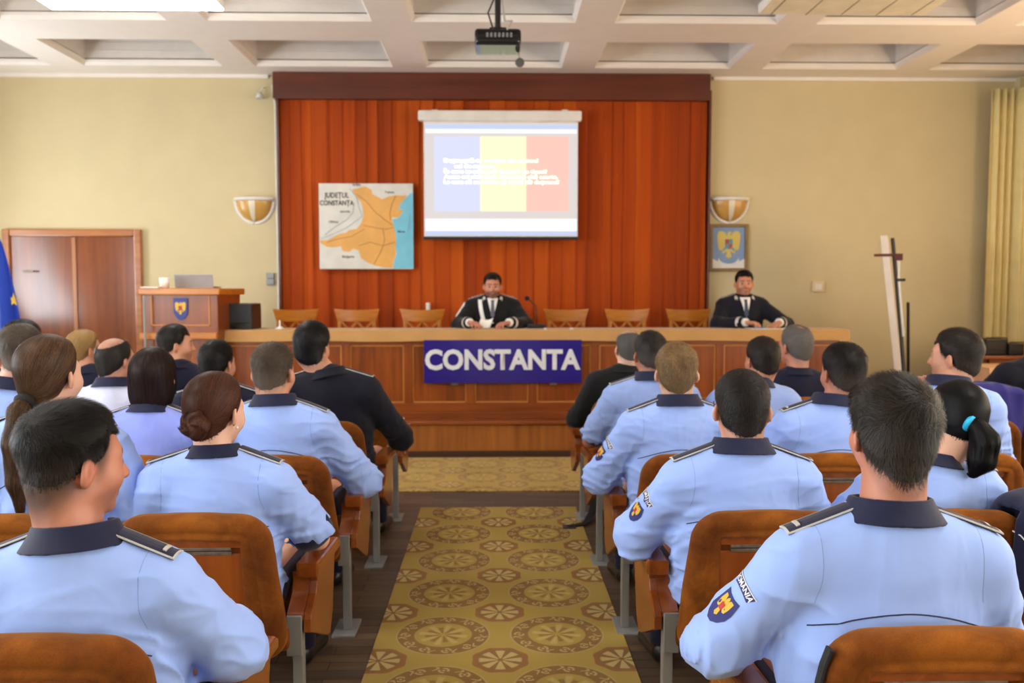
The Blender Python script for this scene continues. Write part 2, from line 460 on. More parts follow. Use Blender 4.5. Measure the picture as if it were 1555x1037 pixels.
    def garment(s, P):
        suit = s.top != 'shirt'
        inf = .012 if suit else .006
        d = s.torso(P, inf)
        nb = np.array([s.side*s.zs, -.02-s.lean*s.zs, s.zs]); rn = .060 if s.fem else .071
        if not suit:
            Qs = s.shear(P); d = smin(d, ell(Qs, (0, .0, .26), ((.150 if s.fem else .178)*s.bw, .122, .20)), .06)
        d = smin(d, cone(P, nb-np.array([0, 0, .05]), nb+np.array([0, -.004, .022]), rn+.008, rn-.004), .035)
        for nm in 'rl':
            S, Ej, W = s.S[nm], s.Ej[nm], s.W[nm]
            fr = .97 if suit else s.sleeve
            if fr < 0:
                e2 = S+(Ej-S)*(1+fr); a = cone(P, S, Ej, .058+inf, .060+inf); a = smax(a, (P-vec(e2))@vec(unit(Ej-S)), .01); d = smin(d, a, .035); continue
            e2 = Ej+(W-Ej)*fr; l = .014 if not suit else .010
            up = cone(P, S, Ej, .058+inf, .050+l)
            fa = cone(P, Ej, e2, .050+l, .045+l-.010*fr)
            dr = vec(unit(W-Ej)); fa = smax(fa, (P-vec(e2))@dr, .01)
            a = smin(up, fa, .025)
            if suit: a = smin(a, sph(P, S+np.array([(.004 if nm == 'r' else -.004), 0, .012]), .062), .02)
            d = smin(d, a, .035)
        d = d-s.folds(P)*(.6 if suit else 1.0)
        return smax(d, .03-P[:, 2], .02)
    def trousers(s, P):
        d = ell(P, (0, 0, .07), (.182*s.bw, .135, .115))
        for sg in (1, -1): d = smin(d, s.leg(P, sg, .008), .03)
        fo = (1-np.abs(wav(P, 10, 3)))**3*.004
        return smax(smax(d-fo, P[:, 2]-.12, .01), (-s.seat+.075)-P[:, 2], .01)
    def collarf(s, P):
        # band around the neck, lower at the front
        b = np.array([s.side*s.zs, -.02-s.lean*s.zs, s.zs+.015]); t = s.hw((0, -.03, -.075))
        ax = unit((t-b)*.25+np.array([0, .012, .10]))
        q = P-vec(b); h = q@vec(ax); r = q-h[:, None]*vec(ax)
        rr = np.sqrt(((r*vec((.93, 1, 1)))**2).sum(1))
        R0 = (.060 if s.fem else .072)*(1 if s.top == 'shirt' else 1.03)
        h0, h1 = .024, .074 if not s.fem else .064
        if s.top != 'shirt': h0, h1 = .008, .055
        R = R0+.026*np.clip((h1-h)/(h1-h0), 0, 1.2)**1.4
        d = np.abs(rr-R)-.0045
        d = smax(d, np.abs(h-(h0+h1)/2)-(h1-h0)/2+.004*sst(.0, .06, r[:, 1]), .004)
        gap = .030-np.abs(np.arctan2(r[:, 0], r[:, 1]))*.06
        return smax(d, gap, .004)

HAIR_T = {}
def make_person(name_label, X, Y, seatz, rot=0.0, group=None, **k):
    s = Person(seat=seatz, **k); h = s.h
    bb = 0.62
    lo = np.array([-.46, -.42, -seatz+.04]); hi = np.array([.46, .62, s.T+.03])
    V, Fq = nets(s.body, lo, hi, h)
    # own colours of the skin
    base = np.array(lin(*SKINS[s.skin])[:3]); tint = np.tile(base, (len(V), 1))
    q = s.hl(V); a = q.copy(); a[:, 0] = np.abs(a[:, 0]); near = (np.linalg.norm(V-vec(s.hp), axis=1) < .17)
    def mixc(mask, col):
        nonlocal tint
        mk = (mask*near)[:, None]; tint = tint*(1-mk)+np.array(lin(*col)[:3])*mk
    red = sst(.05, .02, np.linalg.norm(a-vec((.084, -.01, -.012)), axis=1))*.22+sst(.03, .01, np.linalg.norm(q-vec((0, .105, -.03)), axis=1))*.25
    mixc(red, tuple(c*f for c, f in zip(SKINS[s.skin], (.96, .78, .74))))
    lipm = sst(.010, .005, np.abs(q[:, 2]+.071))*sst(.026, .018, a[:, 0])*(q[:, 1] > .072)
    mixc(lipm*.8, (178, 98, 88) if s.fem else (176, 104, 90))
    hc = np.array(s.haircol)
    stub = s.__dict__.get('stubble', 0.0)
    if stub:
        m = sst(-.035, -.06, q[:, 2]+.25*np.clip(.06-q[:, 1], 0, 1))*sst(-.01, .02, q[:, 1])
        mixc(m*stub, tuple(hc*.9+20))
    brow = sst(.0075, .003, np.abs(q[:, 2]-.026+.10*np.clip(a[:, 0]-.03, 0, 1)))*sst(.006, .012, a[:, 0])*sst(.054, .046, a[:, 0])*(q[:, 1] > .05)
    mixc(brow*.85, tuple(hc*.8))
    eye = (np.linalg.norm(a-vec((.031, .076, 0)), axis=1) < .0145)*(q[:, 1] > .076)
    mixc(eye*.8, (150, 128, 118))
    mixc((np.linalg.norm(a-vec((.031, .089, 0)), axis=1) < .0085)*1.0, (50, 34, 28))
    # cropped hair shadowing the scalp below the longer hair
    if s.__dict__.get('fade', .35 if not s.fem else 0):
        hf = s.hairline(q)
        mixc(sst(-s.__dict__.get('fadew', .022), .002, hf)*sst(.07, .03, q[:, 1])*sst(.022, .036, np.linalg.norm(a-vec((.086, -.012, -.012)), axis=1))*s.__dict__.get('fade', .35), tuple(hc*.8+18))
    root = mesh_np('person', V, Fq, M_SKIN, attrs={'tint': tint})
    root.location = (X, Y, seatz); root.rotation_euler = (0, 0, rot)
    tag(root, name_label, 'person', group)
    gm = {'shirt': s.__dict__.get('shirtmat', M_SHIRT)}.get(s.top, s.__dict__.get('suitmat', M_SUIT_N))
    gV, gF = nets(s.garment, np.array([-.46, -.42, .0]), np.array([.46, .50, s.T-.12]), max(.005, h*.85))
    gname = 'shirt' if s.top == 'shirt' else 'jacket'
    mesh_np(gname, gV, gF, gm, root)
    cV, cF = nets(s.collarf, np.array([-.16, -.36, s.zs-.08]), np.array([.16, .16, s.zs+.14]), .0035, slack=1.6)
    mesh_np('collar', cV, cF, s.__dict__.get('collarmat', M_NAVY if s.top == 'shirt' else gm), root)
    if s.legs:
        tV, tF = nets(s.trousers, np.array([-.32, -.2, -seatz+.04]), np.array([.32, .6, .16]), .010)
        mesh_np('trousers', tV, tF, M_TROU, root)
        for sg in (1, -1):
            kx = s.__dict__.get('knee', .12)+.01
            def shoe(P, sg=sg, kx=kx):
                d = cone(P, (sg*kx, .44, -seatz+.05), (sg*(kx+.03), .62, -seatz+.036), .040, .032)
                return smax(d, -seatz+.004-P[:, 2], .006)
            sV, sF = nets(shoe, np.array([sg*kx-.12, .36, -seatz-.02]), np.array([sg*kx+.12, .72, -seatz+.14]), .009)
            mesh_np('shoe', sV, sF, M_SHOE, root)
    s.root = root
    build_hair(s, root)
    if s.__dict__.get('boards'): shoulder_boards(s, root)
    if s.__dict__.get('seam', s.top == 'shirt'): back_seam(s, root)
    if s.top == 'shirt' and s.h < .0075: arm_seams(s, root)
    return s

# ------------------------------------------------------------------ hair
def hairline(s, q):
    """signed height above the hairline plane, head-local"""
    zf, zn = s.__dict__.get('zf', .070), s.__dict__.get('zn', -.080)
    yf = .080
    sl = (zf-zn)/(yf+.085)
    c = (q[:, 2]-(zn+(q[:, 1]+.085)*sl))/math.sqrt(1+sl*sl)
    a = np.abs(q[:, 0])
    c = c-.030*sst(.02, .06, q[:, 1])*sst(.030, .062, a)         # temples
    return c+.0035*wav(q, 120, 2)
Person.hairline = hairline
def cap_f(s, P, tt, ts, rough=.0012):
    q = s.hl(P)
    d = s.headneck(P)
    t = ts+(tt-ts)*sst(-.01, .095, q[:, 2])+s.__dict__.get('tb', .0)*sst(.0, -.09, q[:, 1])*sst(-.09, .0, q[:, 2])
    hl = s.hairline(q)
    t = t*sst(-.004, .045, hl)*(1-.6*sst(.04, .085, q[:, 1]))+.0012
    d = d-t-rough*wav(q, 70, s.seed)
    d = smax(d, -hl, .006)
    if s.__dict__.get('bald'):
        bx = s.bald; d = smax(d, -ell(q, bx[:3], bx[3:]), .008)
    return d*F32(s.hs)
def strands(s, f, V, Fq, n, length, flow, seg=5, width=.0009, lift=.0, jit=.25, hug=True, off=.0008, lenfn=None, pick=None):
    r = np.random.default_rng(s.seed+77)
    cen = V[Fq].mean(1)
    if pick is not None:
        w = pick(cen); w = w/w.sum(); idx = r.choice(len(Fq), n, p=w)
    else: idx = r.integers(0, len(Fq), n)
    p = cen[idx]+r.normal(size=(n, 3))*.002
    L = length*(.6+.8*r.random(n))
    if lenfn is not None: L = L*lenfn(s.hl(p.astype(F32)))
    pts = []; nr = []
    jv = r.normal(size=(n, 3))*jit
    P = p.astype(F32)
    for i in range(seg+1):
        g = grad(f, P)
        if hug:
            v = f(P); P = P-((v-off-lift*(i/seg)**1.3*L/length)[:, None])*g*.9
        P = P.astype(F32)
        pts.append(P.copy()); nr.append(g)
        d = flow(P)+jv
        d = d-(d*g).sum(1, keepdims=True)*g; d = d/(np.linalg.norm(d, axis=1, keepdims=True)+1e-9)
        P = (P+d*(L/seg)[:, None]).astype(F32)
    pts = np.stack(pts, 1); nr = np.stack(nr, 1)
    tg = np.gradient(pts, axis=1); sd = np.cross(tg, nr); sd /= np.linalg.norm(sd, axis=2, keepdims=True)+1e-9
    w = width*np.linspace(1, .25, seg+1)[None, :, None]*.5
    A, B = pts-sd*w, pts+sd*w
    Vs = np.stack([A, B], 2).reshape(-1, 3)
    b = (np.arange(n)*(seg+1)*2)[:, None]+np.arange(seg)[None]*2
    Fs = np.stack([b, b+1, b+3, b+2], -1).reshape(-1, 4)
    rnd = np.repeat(r.random(n), (seg+1)*2)
    return Vs, Fs, rnd
def build_hair(s, root):
    kind = s.hair; hc = np.array(lin(*s.haircol)[:3]); hi = np.array(lin(*s.__dict__.get('hairhi', tuple(min(255, c*1.5+12) for c in s.haircol)))[:3])
    tt, ts = s.__dict__.get('tt', .016), s.__dict__.get('ts', .006)
    fcap = lambda P: cap_f(s, P, tt, ts)
    hres = s.__dict__.get('hres', .0055)
    f = fcap; flow = None
    hw = s.hw; gath = None
    if kind in ('bun', 'tail'):
        gq = np.array(s.gather); gath = hw(gq)
        def fl(P):
            d = vec(gath)-P; return d/(np.linalg.norm(d, axis=1, keepdims=True)+1e-9)
        flow = fl
    elif kind == 'bob':
        c0 = hw((0, -.02, .13))
        def fl(P):
            d = P-vec(c0); d[:, 2] = -np.abs(d[:, 2])-.12; return d/(np.linalg.norm(d, axis=1, keepdims=True)+1e-9)
        flow = fl
        def f(P):
            q = s.hl(P); d0 = s.skull(q)-(.016+.004*sst(0, .09, q[:, 2]))
            col = ell(q, (0, -.030, -.045), (.094, .082, .125)); d = smin(d0, col, .03)
            d = d-.0022*wav(q*vec((3, 3, .35)), 36, s.seed)
            face = .030+.35*np.clip(.05-q[:, 2], 0, .1)*0-q[:, 1]
            cut = np.where(q[:, 2] > .055, .2, face)
            d = smax(d, q[:, 1]-.030-.06*sst(.02, .085, q[:, 2]), .012)
            return smax(d, -.150-q[:, 2], .01)*F32(s.hs)
    else:
        wq = np.array(s.__dict__.get('whorl', (.012, -.070, .090)))
        wv = hw(wq); fw = hw(np.array((.0, .2, .06)))-hw(np.array((0, 0, 0)))
        fwd = unit(fw)
        def fl(P):
            d = P-vec(wv); d = d/(np.linalg.norm(d, axis=1, keepdims=True)+1e-9)
            q = s.hl(P); d[:, 2] -= .6*sst(.06, -.03, q[:, 2]); d = d+vec(fwd)*(.35*sst(.06, .10, q[:, 2]))[:, None]
            d = d+s.__dict__.get('mess', .3)*np.stack([wav(P, 55, s.seed+i) for i in range(3)], 1); return d
        flow = fl
    capV, capF = nets(f, s.hp-.19, s.hp+.19, hres, slack=1.5)
    def tintof(V, rnd=None, base=1.0):
        q = s.hl(V.astype(F32))
        m = .5+.5*wav(q*vec((1, 1, .5)), 60, s.seed+3)
        if rnd is not None: m = np.clip(m*.35+rnd*.95-.2, 0, 1)**1.6
        t = hc[None]*(1-m[:, None]*.6)*(.75+.25*m[:, None])+hi[None]*(m[:, None]*.6)*s.__dict__.get('hik', .38)
        g = s.__dict__.get('sidegrey')
        if g is not None:
            k = sst(.05, -.03, q[:, 2])*.75; t = t*(1-k[:, None])+np.array(lin(*g)[:3])*k[:, None]
        return t*base
    Vs, Fs, Ts = [capV], [capF], [tintof(capV, None, .75)]
    def add(V, Fq, t):
        n = sum(len(v) for v in Vs); Vs.append(V); Fs.append(Fq+n); Ts.append(t)
    ns = s.__dict__.get('strands', 0)
    if ns:
        ln = {'short': .020, 'bun': .13, 'tail': .13, 'bob': .12}[kind]*s.__dict__.get('lenk', 1.0)
        lf = None
        if kind == 'short': lf = lambda q: .35+.65*sst(-.03, .07, q[:, 2])
        v, fq, rn = strands(s, f, capV, capF, ns, ln, flow, seg=5 if kind == 'short' else 9,
                            lift=s.__dict__.get('lift', .005) if kind == 'short' else .0015, jit=s.__dict__.get('jit', .18) if kind == 'short' else .08,
                            width=s.__dict__.get('swidth', .0010 if kind == 'short' else .0013), lenfn=lf, off=.0006)
        add(v, fq, tintof(v, rn))
    o = mesh_np('hair', np.concatenate(Vs), np.concatenate(Fs), M_HAIR, root, attrs={'tint': np.concatenate(Ts)})
    s.hairobj = o
    # bun or pony tail, a part of its own
    if kind == 'bun':
        bq = np.array(s.bunc)
        def fb(P):
            q = s.hl(P)-vec(bq)
            an = np.arctan2(q[:, 2], q[:, 0]); rr = np.sqrt((q*q).sum(1))
            d = ell(q, (0, 0, 0), s.__dict__.get('bunr', (.046, .034, .042)))
            d = smin(d, ell(q, (-.026, -.004, .004), (.022, .02, .022)), .02); d = smin(d, ell(q, (.014, -.006, -.024), (.028, .022, .018)), .012)
            return (d-.004*np.sin(5*an+rr*160)-.002*wav(q, 110, s.seed))*F32(s.hs)
        bw_ = hw(bq); bV, bF = nets(fb, bw_-.08, bw_+.08, .0035, slack=1.6)
        def fl2(P):
            q = P-vec(bw_); t = np.cross(q, vec(s.R@np.array([0, -1, 0]))); return t/(np.linalg.norm(t, axis=1, keepdims=True)+1e-9)+.5*q/(np.linalg.norm(q, axis=1, keepdims=True)+1e-6)
        v, fq, rn = strands(s, fb, bV, bF, 2600, .05, fl2, seg=6, lift=.002, jit=.2, width=.0011)
        mesh_np('hair_bun', np.concatenate([bV, v]), np.concatenate([bF, fq+len(bV)]), M_HAIR, o, attrs={'tint': np.concatenate([tintof(bV), tintof(v, rn)])})
    if kind == 'tail':
        ch = [np.array(c, float) for c in s.tailpts]      # body coordinates relative to gather
        pts = [gath+c for c in ch]; rad = s.tailr
        def ft(P):
            d = None
            for a, b, r1, r2 in zip(pts, pts[1:], rad, rad[1:]):
                g = cone(P, a, b, r1, r2); d = g if d is None else smin(d, g, .02)
            ax = unit(pts[-1]-pts[0]); q = P-vec(pts[0]); st = q-(q@vec(ax))[:, None]*vec(ax)*.85
            return d-.0028*wav(st, 120, s.seed+9)
        al = np.array(pts); bV, bF = nets(ft, al.min(0)-.06, al.max(0)+.06, .004, slack=1.6)
        seg_d = np.array([unit(b-a) for a, b in zip(pts, pts[1:])]); mid = np.array([(a+b)/2 for a, b in zip(pts, pts[1:])])
        def fl3(P):
            w = np.exp(-np.linalg.norm(P[:, None]-mid[None].astype(F32), axis=2)/.02)+1e-9
            return ((w/w.sum(1, keepdims=True))@seg_d).astype(F32)
        v, fq, rn = strands(s, ft, bV, bF, s.__dict__.get('tailn', 3000), .09, fl3, seg=6, lift=.004, jit=.12, width=.0011)
        mesh_np('ponytail', np.concatenate([bV, v]), np.concatenate([bF, fq+len(bV)]), M_HAIR, o, attrs={'tint': np.concatenate([tintof(bV), tintof(v, rn)])})
        tcol = s.tie; ax = Vector(unit(pts[1]-pts[0])); R = ax.to_track_quat('Z', 'Y').to_matrix()
        m = MB(); rt = s.__dict__.get('tier', (.019, .0085)); c = Vector(pts[0]+(pts[1]-pts[0])*.25)
        m.grid(lambda u, w: c+R@Vector(((rt[0]+rt[1]*math.cos(2*PI*w)*(1+.1*math.sin(9*2*PI*u)))*math.cos(2*PI*u), (rt[0]+rt[1]*math.cos(2*PI*w))*math.sin(2*PI*u), rt[1]*1.25*math.sin(2*PI*w))), 28, 11, True)
        m.build('hair_tie', tcol, o, smooth=True)

# ------------------------------------------------------------------ uniform details
def board_surface(s, sg, w=.052, x0=.078, x1=.205):
    """stiff board lying along the shoulder: returns function (u 0..1 along, v -1..1 across) -> point, on the garment"""
    bw = s.bw; cx = s.side*s.zs
    xs = np.array([x0, (x0+x1)/2, x1])*bw*sg+cx
    yc = -.012-s.lean*s.zs
    P0 = np.stack([xs, np.full(3, yc), np.full(3, s.zs+.20)], 1).astype(F32)
    H = raycast(s.garment, P0, (0, 0, -1))
    z = H[:, 2]; k = max(0, z[1]-(z[0]+z[2])/2)
    def fn(u, v, up=0.0):
        x = xs[0]+(xs[2]-xs[0])*u
        zz = z[0]+(z[2]-z[0])*u+4*k*.9*u*(1-u)+.0055-.004*v*v+up
        return Vector((x, yc+v*w/2-(0.006*u), zz))
    return fn
def slab(m, fn, u0, u1, v0, v1, lo, hi, nu=9, nv=5):
    """closed curved slab between offsets lo and hi"""
    m.grid(lambda a, b: fn(u0+(u1-u0)*a, v0+(v1-v0)*b, hi), nu, nv)
    m.grid(lambda a, b: fn(u0+(u1-u0)*a, v1+(v0-v1)*b, lo), nu, nv)
    for v in (v0, v1): m.grid(lambda a, b: fn(u0+(u1-u0)*a, v, lo+(hi-lo)*b), nu, 2)
    for u in (u0, u1): m.grid(lambda a, b: fn(u, v0+(v1-v0)*a, lo+(hi-lo)*b), nv, 2)
def shoulder_boards(s, root):
    st = s.boards
    for sg in (1, -1):
        fn = board_surface(s, sg)
        m = MB(); slab(m, fn, 0, 1, -1, 1, -.0022, .0022)
        b = m.build('shoulder_board', s.__dict__.get('boardmat', M_NAVY), root)
        m = MB()
        for v0, v1 in ((-1.03, -.95), (.95, 1.03)): slab(m, fn, 0, 1, v0, v1, -.0004, .0029)
        slab(m, fn, .985, 1.01, -1.03, 1.03, -.0004, .0029, 3)
        if st != 'edge': slab(m, fn, -.01, .01, -1.03, 1.03, -.0004, .0029, 3)
        m.build('board_edging', M_SILVER, b)
        if st in ('bar', 'bars'):
            for u in ((.80,) if st == 'bar' else (.62, .74, .86)):
                m = MB(); slab(m, fn, u, u+.055, -.62, .62, .003, .0055, 3); m.build('rank_bar', M_SILVER, b)
        if st == 'stars':
            for u in (.2, .38, .56, .74):
                m = MB(); c = fn(u, 0, .004)
                m.lathe([(.0001, .004), (.006, .003), (.009, 0)], c, 8); m.build('rank_star', M_SILVER, b)
def back_seam(s, root):
    xs = np.linspace(-.165, .165, 41)*s.bw; z0 = s.zs-s.__dict__.get('seamdz', .125)
    z = z0-.055*(1-np.cos(xs/s.bw/.17*1.5)); P0 = np.stack([xs+s.side*z, np.full(41, -.45), z], 1).astype(F32)
    H = raycast(s.garment, P0, (0, 1, 0)); H[:, 1] -= .0004
    m = MB(); m.tube([Vector(p) for p in H], .0016, 6); m.build('seam_piping', M_PIPE, root)
def arm_seams(s, root):
    for nm, sg in (('r', 1), ('l', -1)):
        S = s.S[nm]; pts = []
        for th in np.linspace(math.radians(84), math.radians(212), 22):
            c = np.array([S[0]-sg*(.012-.018*math.cos(th+.6)), S[1], S[2]-.035]); d = np.array([0, -math.cos(th), -math.sin(th)])
            H = raycast(s.garment, (c-d*.2)[None], d)[0]; pts.append(Vector(H)-Vector(d)*-.0003)
        m = MB(); m.tube(pts, .0009, 5); m.build('sleeve_seam', M_SEAM, root)
def patch(s, root, name, mat, pts2, origin, u, v, d, lift=.0015, f=None, parent=None):
    """flat outline (list of polygons or mesh) wrapped on the garment: pts2 are (a,b) in metres along u,v; cast along d"""
    f = f or s.garment
    if isinstance(pts2, bpy.types.Mesh):
        P2 = [(x.co.x, x.co.y) for x in pts2.vertices]; faces = [tuple(p.vertices) for p in pts2.polygons]
    else:
        P2, faces = pts2
    P = np.array([np.array(origin)+np.array(u)*a+np.array(v)*b for a, b in P2], F32)-np.array(d, F32)*.12
    H = raycast(f, P, d, 80); H = H-unit(d)*lift
    me = bpy.data.meshes.new(name); me.from_pydata([tuple(map(float, p)) for p in H], [], faces); me.update()
    o = link(name, me, mat, parent or root); return o
def rect2(a0, a1, b0, b1, na=4, nb=4):
    P = [(a0+(a1-a0)*i/na, b0+(b1-b0)*j/nb) for i in range(na+1) for j in range(nb+1)]
    return P, [(i*(nb+1)+j, (i+1)*(nb+1)+j, (i+1)*(nb+1)+j+1, i*(nb+1)+j+1) for i in range(na) for j in range(nb)]
def arc2(r0, r1, t0, t1, c=(0, 0), n=12, nr=2):
    P = [(c[0]+(r0+(r1-r0)*j/nr)*math.sin(t0+(t1-t0)*i/n), c[1]+(r0+(r1-r0)*j/nr)*math.cos(t0+(t1-t0)*i/n)) for i in range(n+1) for j in range(nr+1)]
    return P, [(i*(nr+1)+j, (i+1)*(nr+1)+j, (i+1)*(nr+1)+j+1, i*(nr+1)+j+1) for i in range(n) for j in range(nr)]
def disc2(cx, cy, rx, ry, n=14, shield=False):
    P = [(cx, cy)]
    for j in (.5, 1):
        for i in range(n):
            t = 2*PI*i/n; x, y = math.cos(t), math.sin(t)
            if shield and y > 0: y = min(1, y*2.0)*.75; x = max(-1, min(1, x*1.6))*.85
            P.append((cx+rx*x*j, cy+ry*y*j))
    F_ = [(0, 1+i, 1+(i+1) % n) for i in range(n)]+[(1+i, 1+n+i, 1+n+(i+1) % n, 1+(i+1) % n) for i in range(n)]
    return P, F_
def sleeve_patch(s, root, sg=-1, txt='ROMÂNIA', zc=None):
    """curved name tab over a shield on the upper sleeve"""
    S, Ej = s.S['r' if sg > 0 else 'l'], s.Ej['r' if sg > 0 else 'l']
    ax = unit(Ej-S); mid = S+(Ej-S)*.34
    d = unit(np.array([-sg*1.0, s.__dict__.get('patchy', .10), 0.05])); v = -ax; v = unit(v-np.dot(v, d)*d); u = np.cross(d, v)
    tab = patch(s, root, 'sleeve_tab', M_PATCHB, arc2(.052, .072, -.62, .62, (0, -.055)), mid+v*.02, u, v, d)
    patch(s, root, 'tab_edging', M_WHITE, arc2(.0705, .0728, -.63, .63, (0, -.055), 12, 1), mid+v*.02, u, v, d, .002, parent=tab)
    me = text_geo(txt, .017, .0004)
    for x in me.vertices:
        a = x.co.x/.062; r = .062+x.co.y; x.co = Vector((r*math.sin(a), r*math.cos(a)-.055, 0))
    patch(s, root, 'lettering', M_WHITE, me, mid+v*.02, u, v, d, .0024, parent=tab)
    sh = patch(s, root, 'sleeve_shield', M_PATCHB, disc2(0, -.035, .031, .038, 14, True), mid, u, v, d)
    k, o = .021, -.033
    W2 = [(.15, .5), (.4, .95), (.85, .9), (.9, .2), (.75, -.4), (.5, -.45), (.2, -.2)]
    B2 = [(-.2, .45), (-.14, .85), (.05, 1.05), (.25, .85), (.2, .45), (.2, -.4), (.28, -1.0), (0, -1.2), (-.28, -1.0), (-.2, -.4)]
    for nm, pg in (('eagle_wing', W2), ('eagle_wing', [(-a, b) for a, b in W2[::-1]]), ('eagle_body', B2)):
        patch(s, root, nm, M_PATCHY, ([(a*k, b*k+o) for a, b in pg], [tuple(range(len(pg)))]), mid, u, v, d, .0022, parent=sh)
    patch(s, root, 'shield_centre', M_PATCHR, rect2(-.006, .006, o-.009, o+.007, 1, 1), mid, u, v, d, .003, parent=sh)
# ------------------------------------------------------------------ room
YB, ZC, XL, XR, YR, DZ, YD = 9.0, 3.655, -5.62, 5.62, -4.2, .305, 7.13
M_WALL = plain('cream yellow wall paint', (210, 196, 156), .75, var=.03, nscale=3, bumps=.05, bscale=60)
M_CEIL = plain('off white ceiling paint', (240, 234, 228), .8, var=.02)
M_CEILP = plain('ceiling plank paint', (226, 220, 214), .8, var=.04, nscale=8)
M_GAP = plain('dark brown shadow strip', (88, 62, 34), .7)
M_WOODD = wood('desk veneer', (106, 48, 12), (156, 80, 26), 'z', .3, .8)
M_WOODF = wood('dais oak veneer', (130, 72, 26), (174, 108, 48), 'z', .35, .7)
M_WOODX = wood('desk rail veneer', (106, 48, 13), (152, 78, 27), 'x', .3, .8)
M_WOODT = wood('light trim wood', (186, 118, 48), (206, 140, 64), 'z', .3)
M_WOODC = wood('chair wood', (118, 56, 17), (160, 86, 32), 'y', .25, .7)
M_WOODP = wood('chair panel veneer', (122, 60, 16), (162, 86, 28), 'z', .3, .7)
M_BEECH = wood('golden beech', (170, 94, 24), (204, 132, 44), 'x', .3)
M_DOOR = wood('door mahogany veneer', (104, 48, 22), (148, 78, 38), 'z', .2, .5, .3)
M_PELMET = wood('dark pelmet veneer', (74, 28, 11), (104, 44, 19), 'x', .4, .5, .1)
M_STEEL = plain('grey painted steel', (150, 152, 152), .45, .35)
M_STEELD = plain('worn hinge steel', (128, 120, 104), .4, .6, var=.25, nscale=60)
M_BLACK = plain('black plastic', (20, 20, 22), .4)
M_WHITEP = plain('white plastic', (232, 230, 224), .45)
M_CURT = None
def mat_floor():
    m, nt, b = new_mat('grey brown parquet'); setin(b, Roughness=.45)
    br = N(nt, 'ShaderNodeTexBrick'); br.inputs['Scale'].default_value = 1; br.inputs['Mortar Size'].default_value = .002
    br.inputs['Brick Width'].default_value = .42; br.inputs['Row Height'].default_value = .07
    br.inputs['Color1'].default_value = lin(112, 92, 72); br.inputs['Color2'].default_value = lin(88, 72, 58); br.inputs['Mortar'].default_value = lin(40, 32, 26)
    nt.links.new(coords(nt), br.inputs['Vector'])
    mx = N(nt, 'ShaderNodeMix', data_type='RGBA', blend_type='MULTIPLY'); mx.inputs[0].default_value = .6
    nt.links.new(br.outputs['Color'], mx.inputs[6]); nt.links.new(ramp(nt, noise(nt, coords(nt, (2, 20, 2)), 1.5, 4), [(.3, lin(170, 160, 150)), (.7, lin(255, 250, 245))]), mx.inputs[7])
    nt.links.new(mx.outputs[2], b.inputs['Base Color']); return m
def mat_velvet(name='brown velvet', a=(74, 34, 6), c=(160, 93, 26)):
    m, nt, b = new_mat(name); setin(b, Roughness=.85, Sheen_Weight=.38, Sheen_Roughness=.4, Specular_IOR_Level=.15)
    b.inputs['Sheen Tint'].default_value = lin(225, 160, 80)
    v = coords(nt); n1 = noise(nt, v, 7, 4, .6, .4); n2 = noise(nt, v, 420, 2)
    oi = N(nt, 'ShaderNodeObjectInfo'); E.nt = nt
    f = E(n1)*.8+E(n2)*.2+E(oi.outputs['Random'])*.12-.06
    nt.links.new(ramp(nt, f.s, [(.30, lin(*a)), (.52, lin(*[(x+y)//2 for x, y in zip(a, c)])), (.72, lin(*c))]), b.inputs['Base Color'])
    bump(nt, b, n2, .25, .002); return m
M_VELVET = mat_velvet()
M_VEDGE = mat_velvet('worn velvet border', (136, 76, 20), (196, 124, 44))
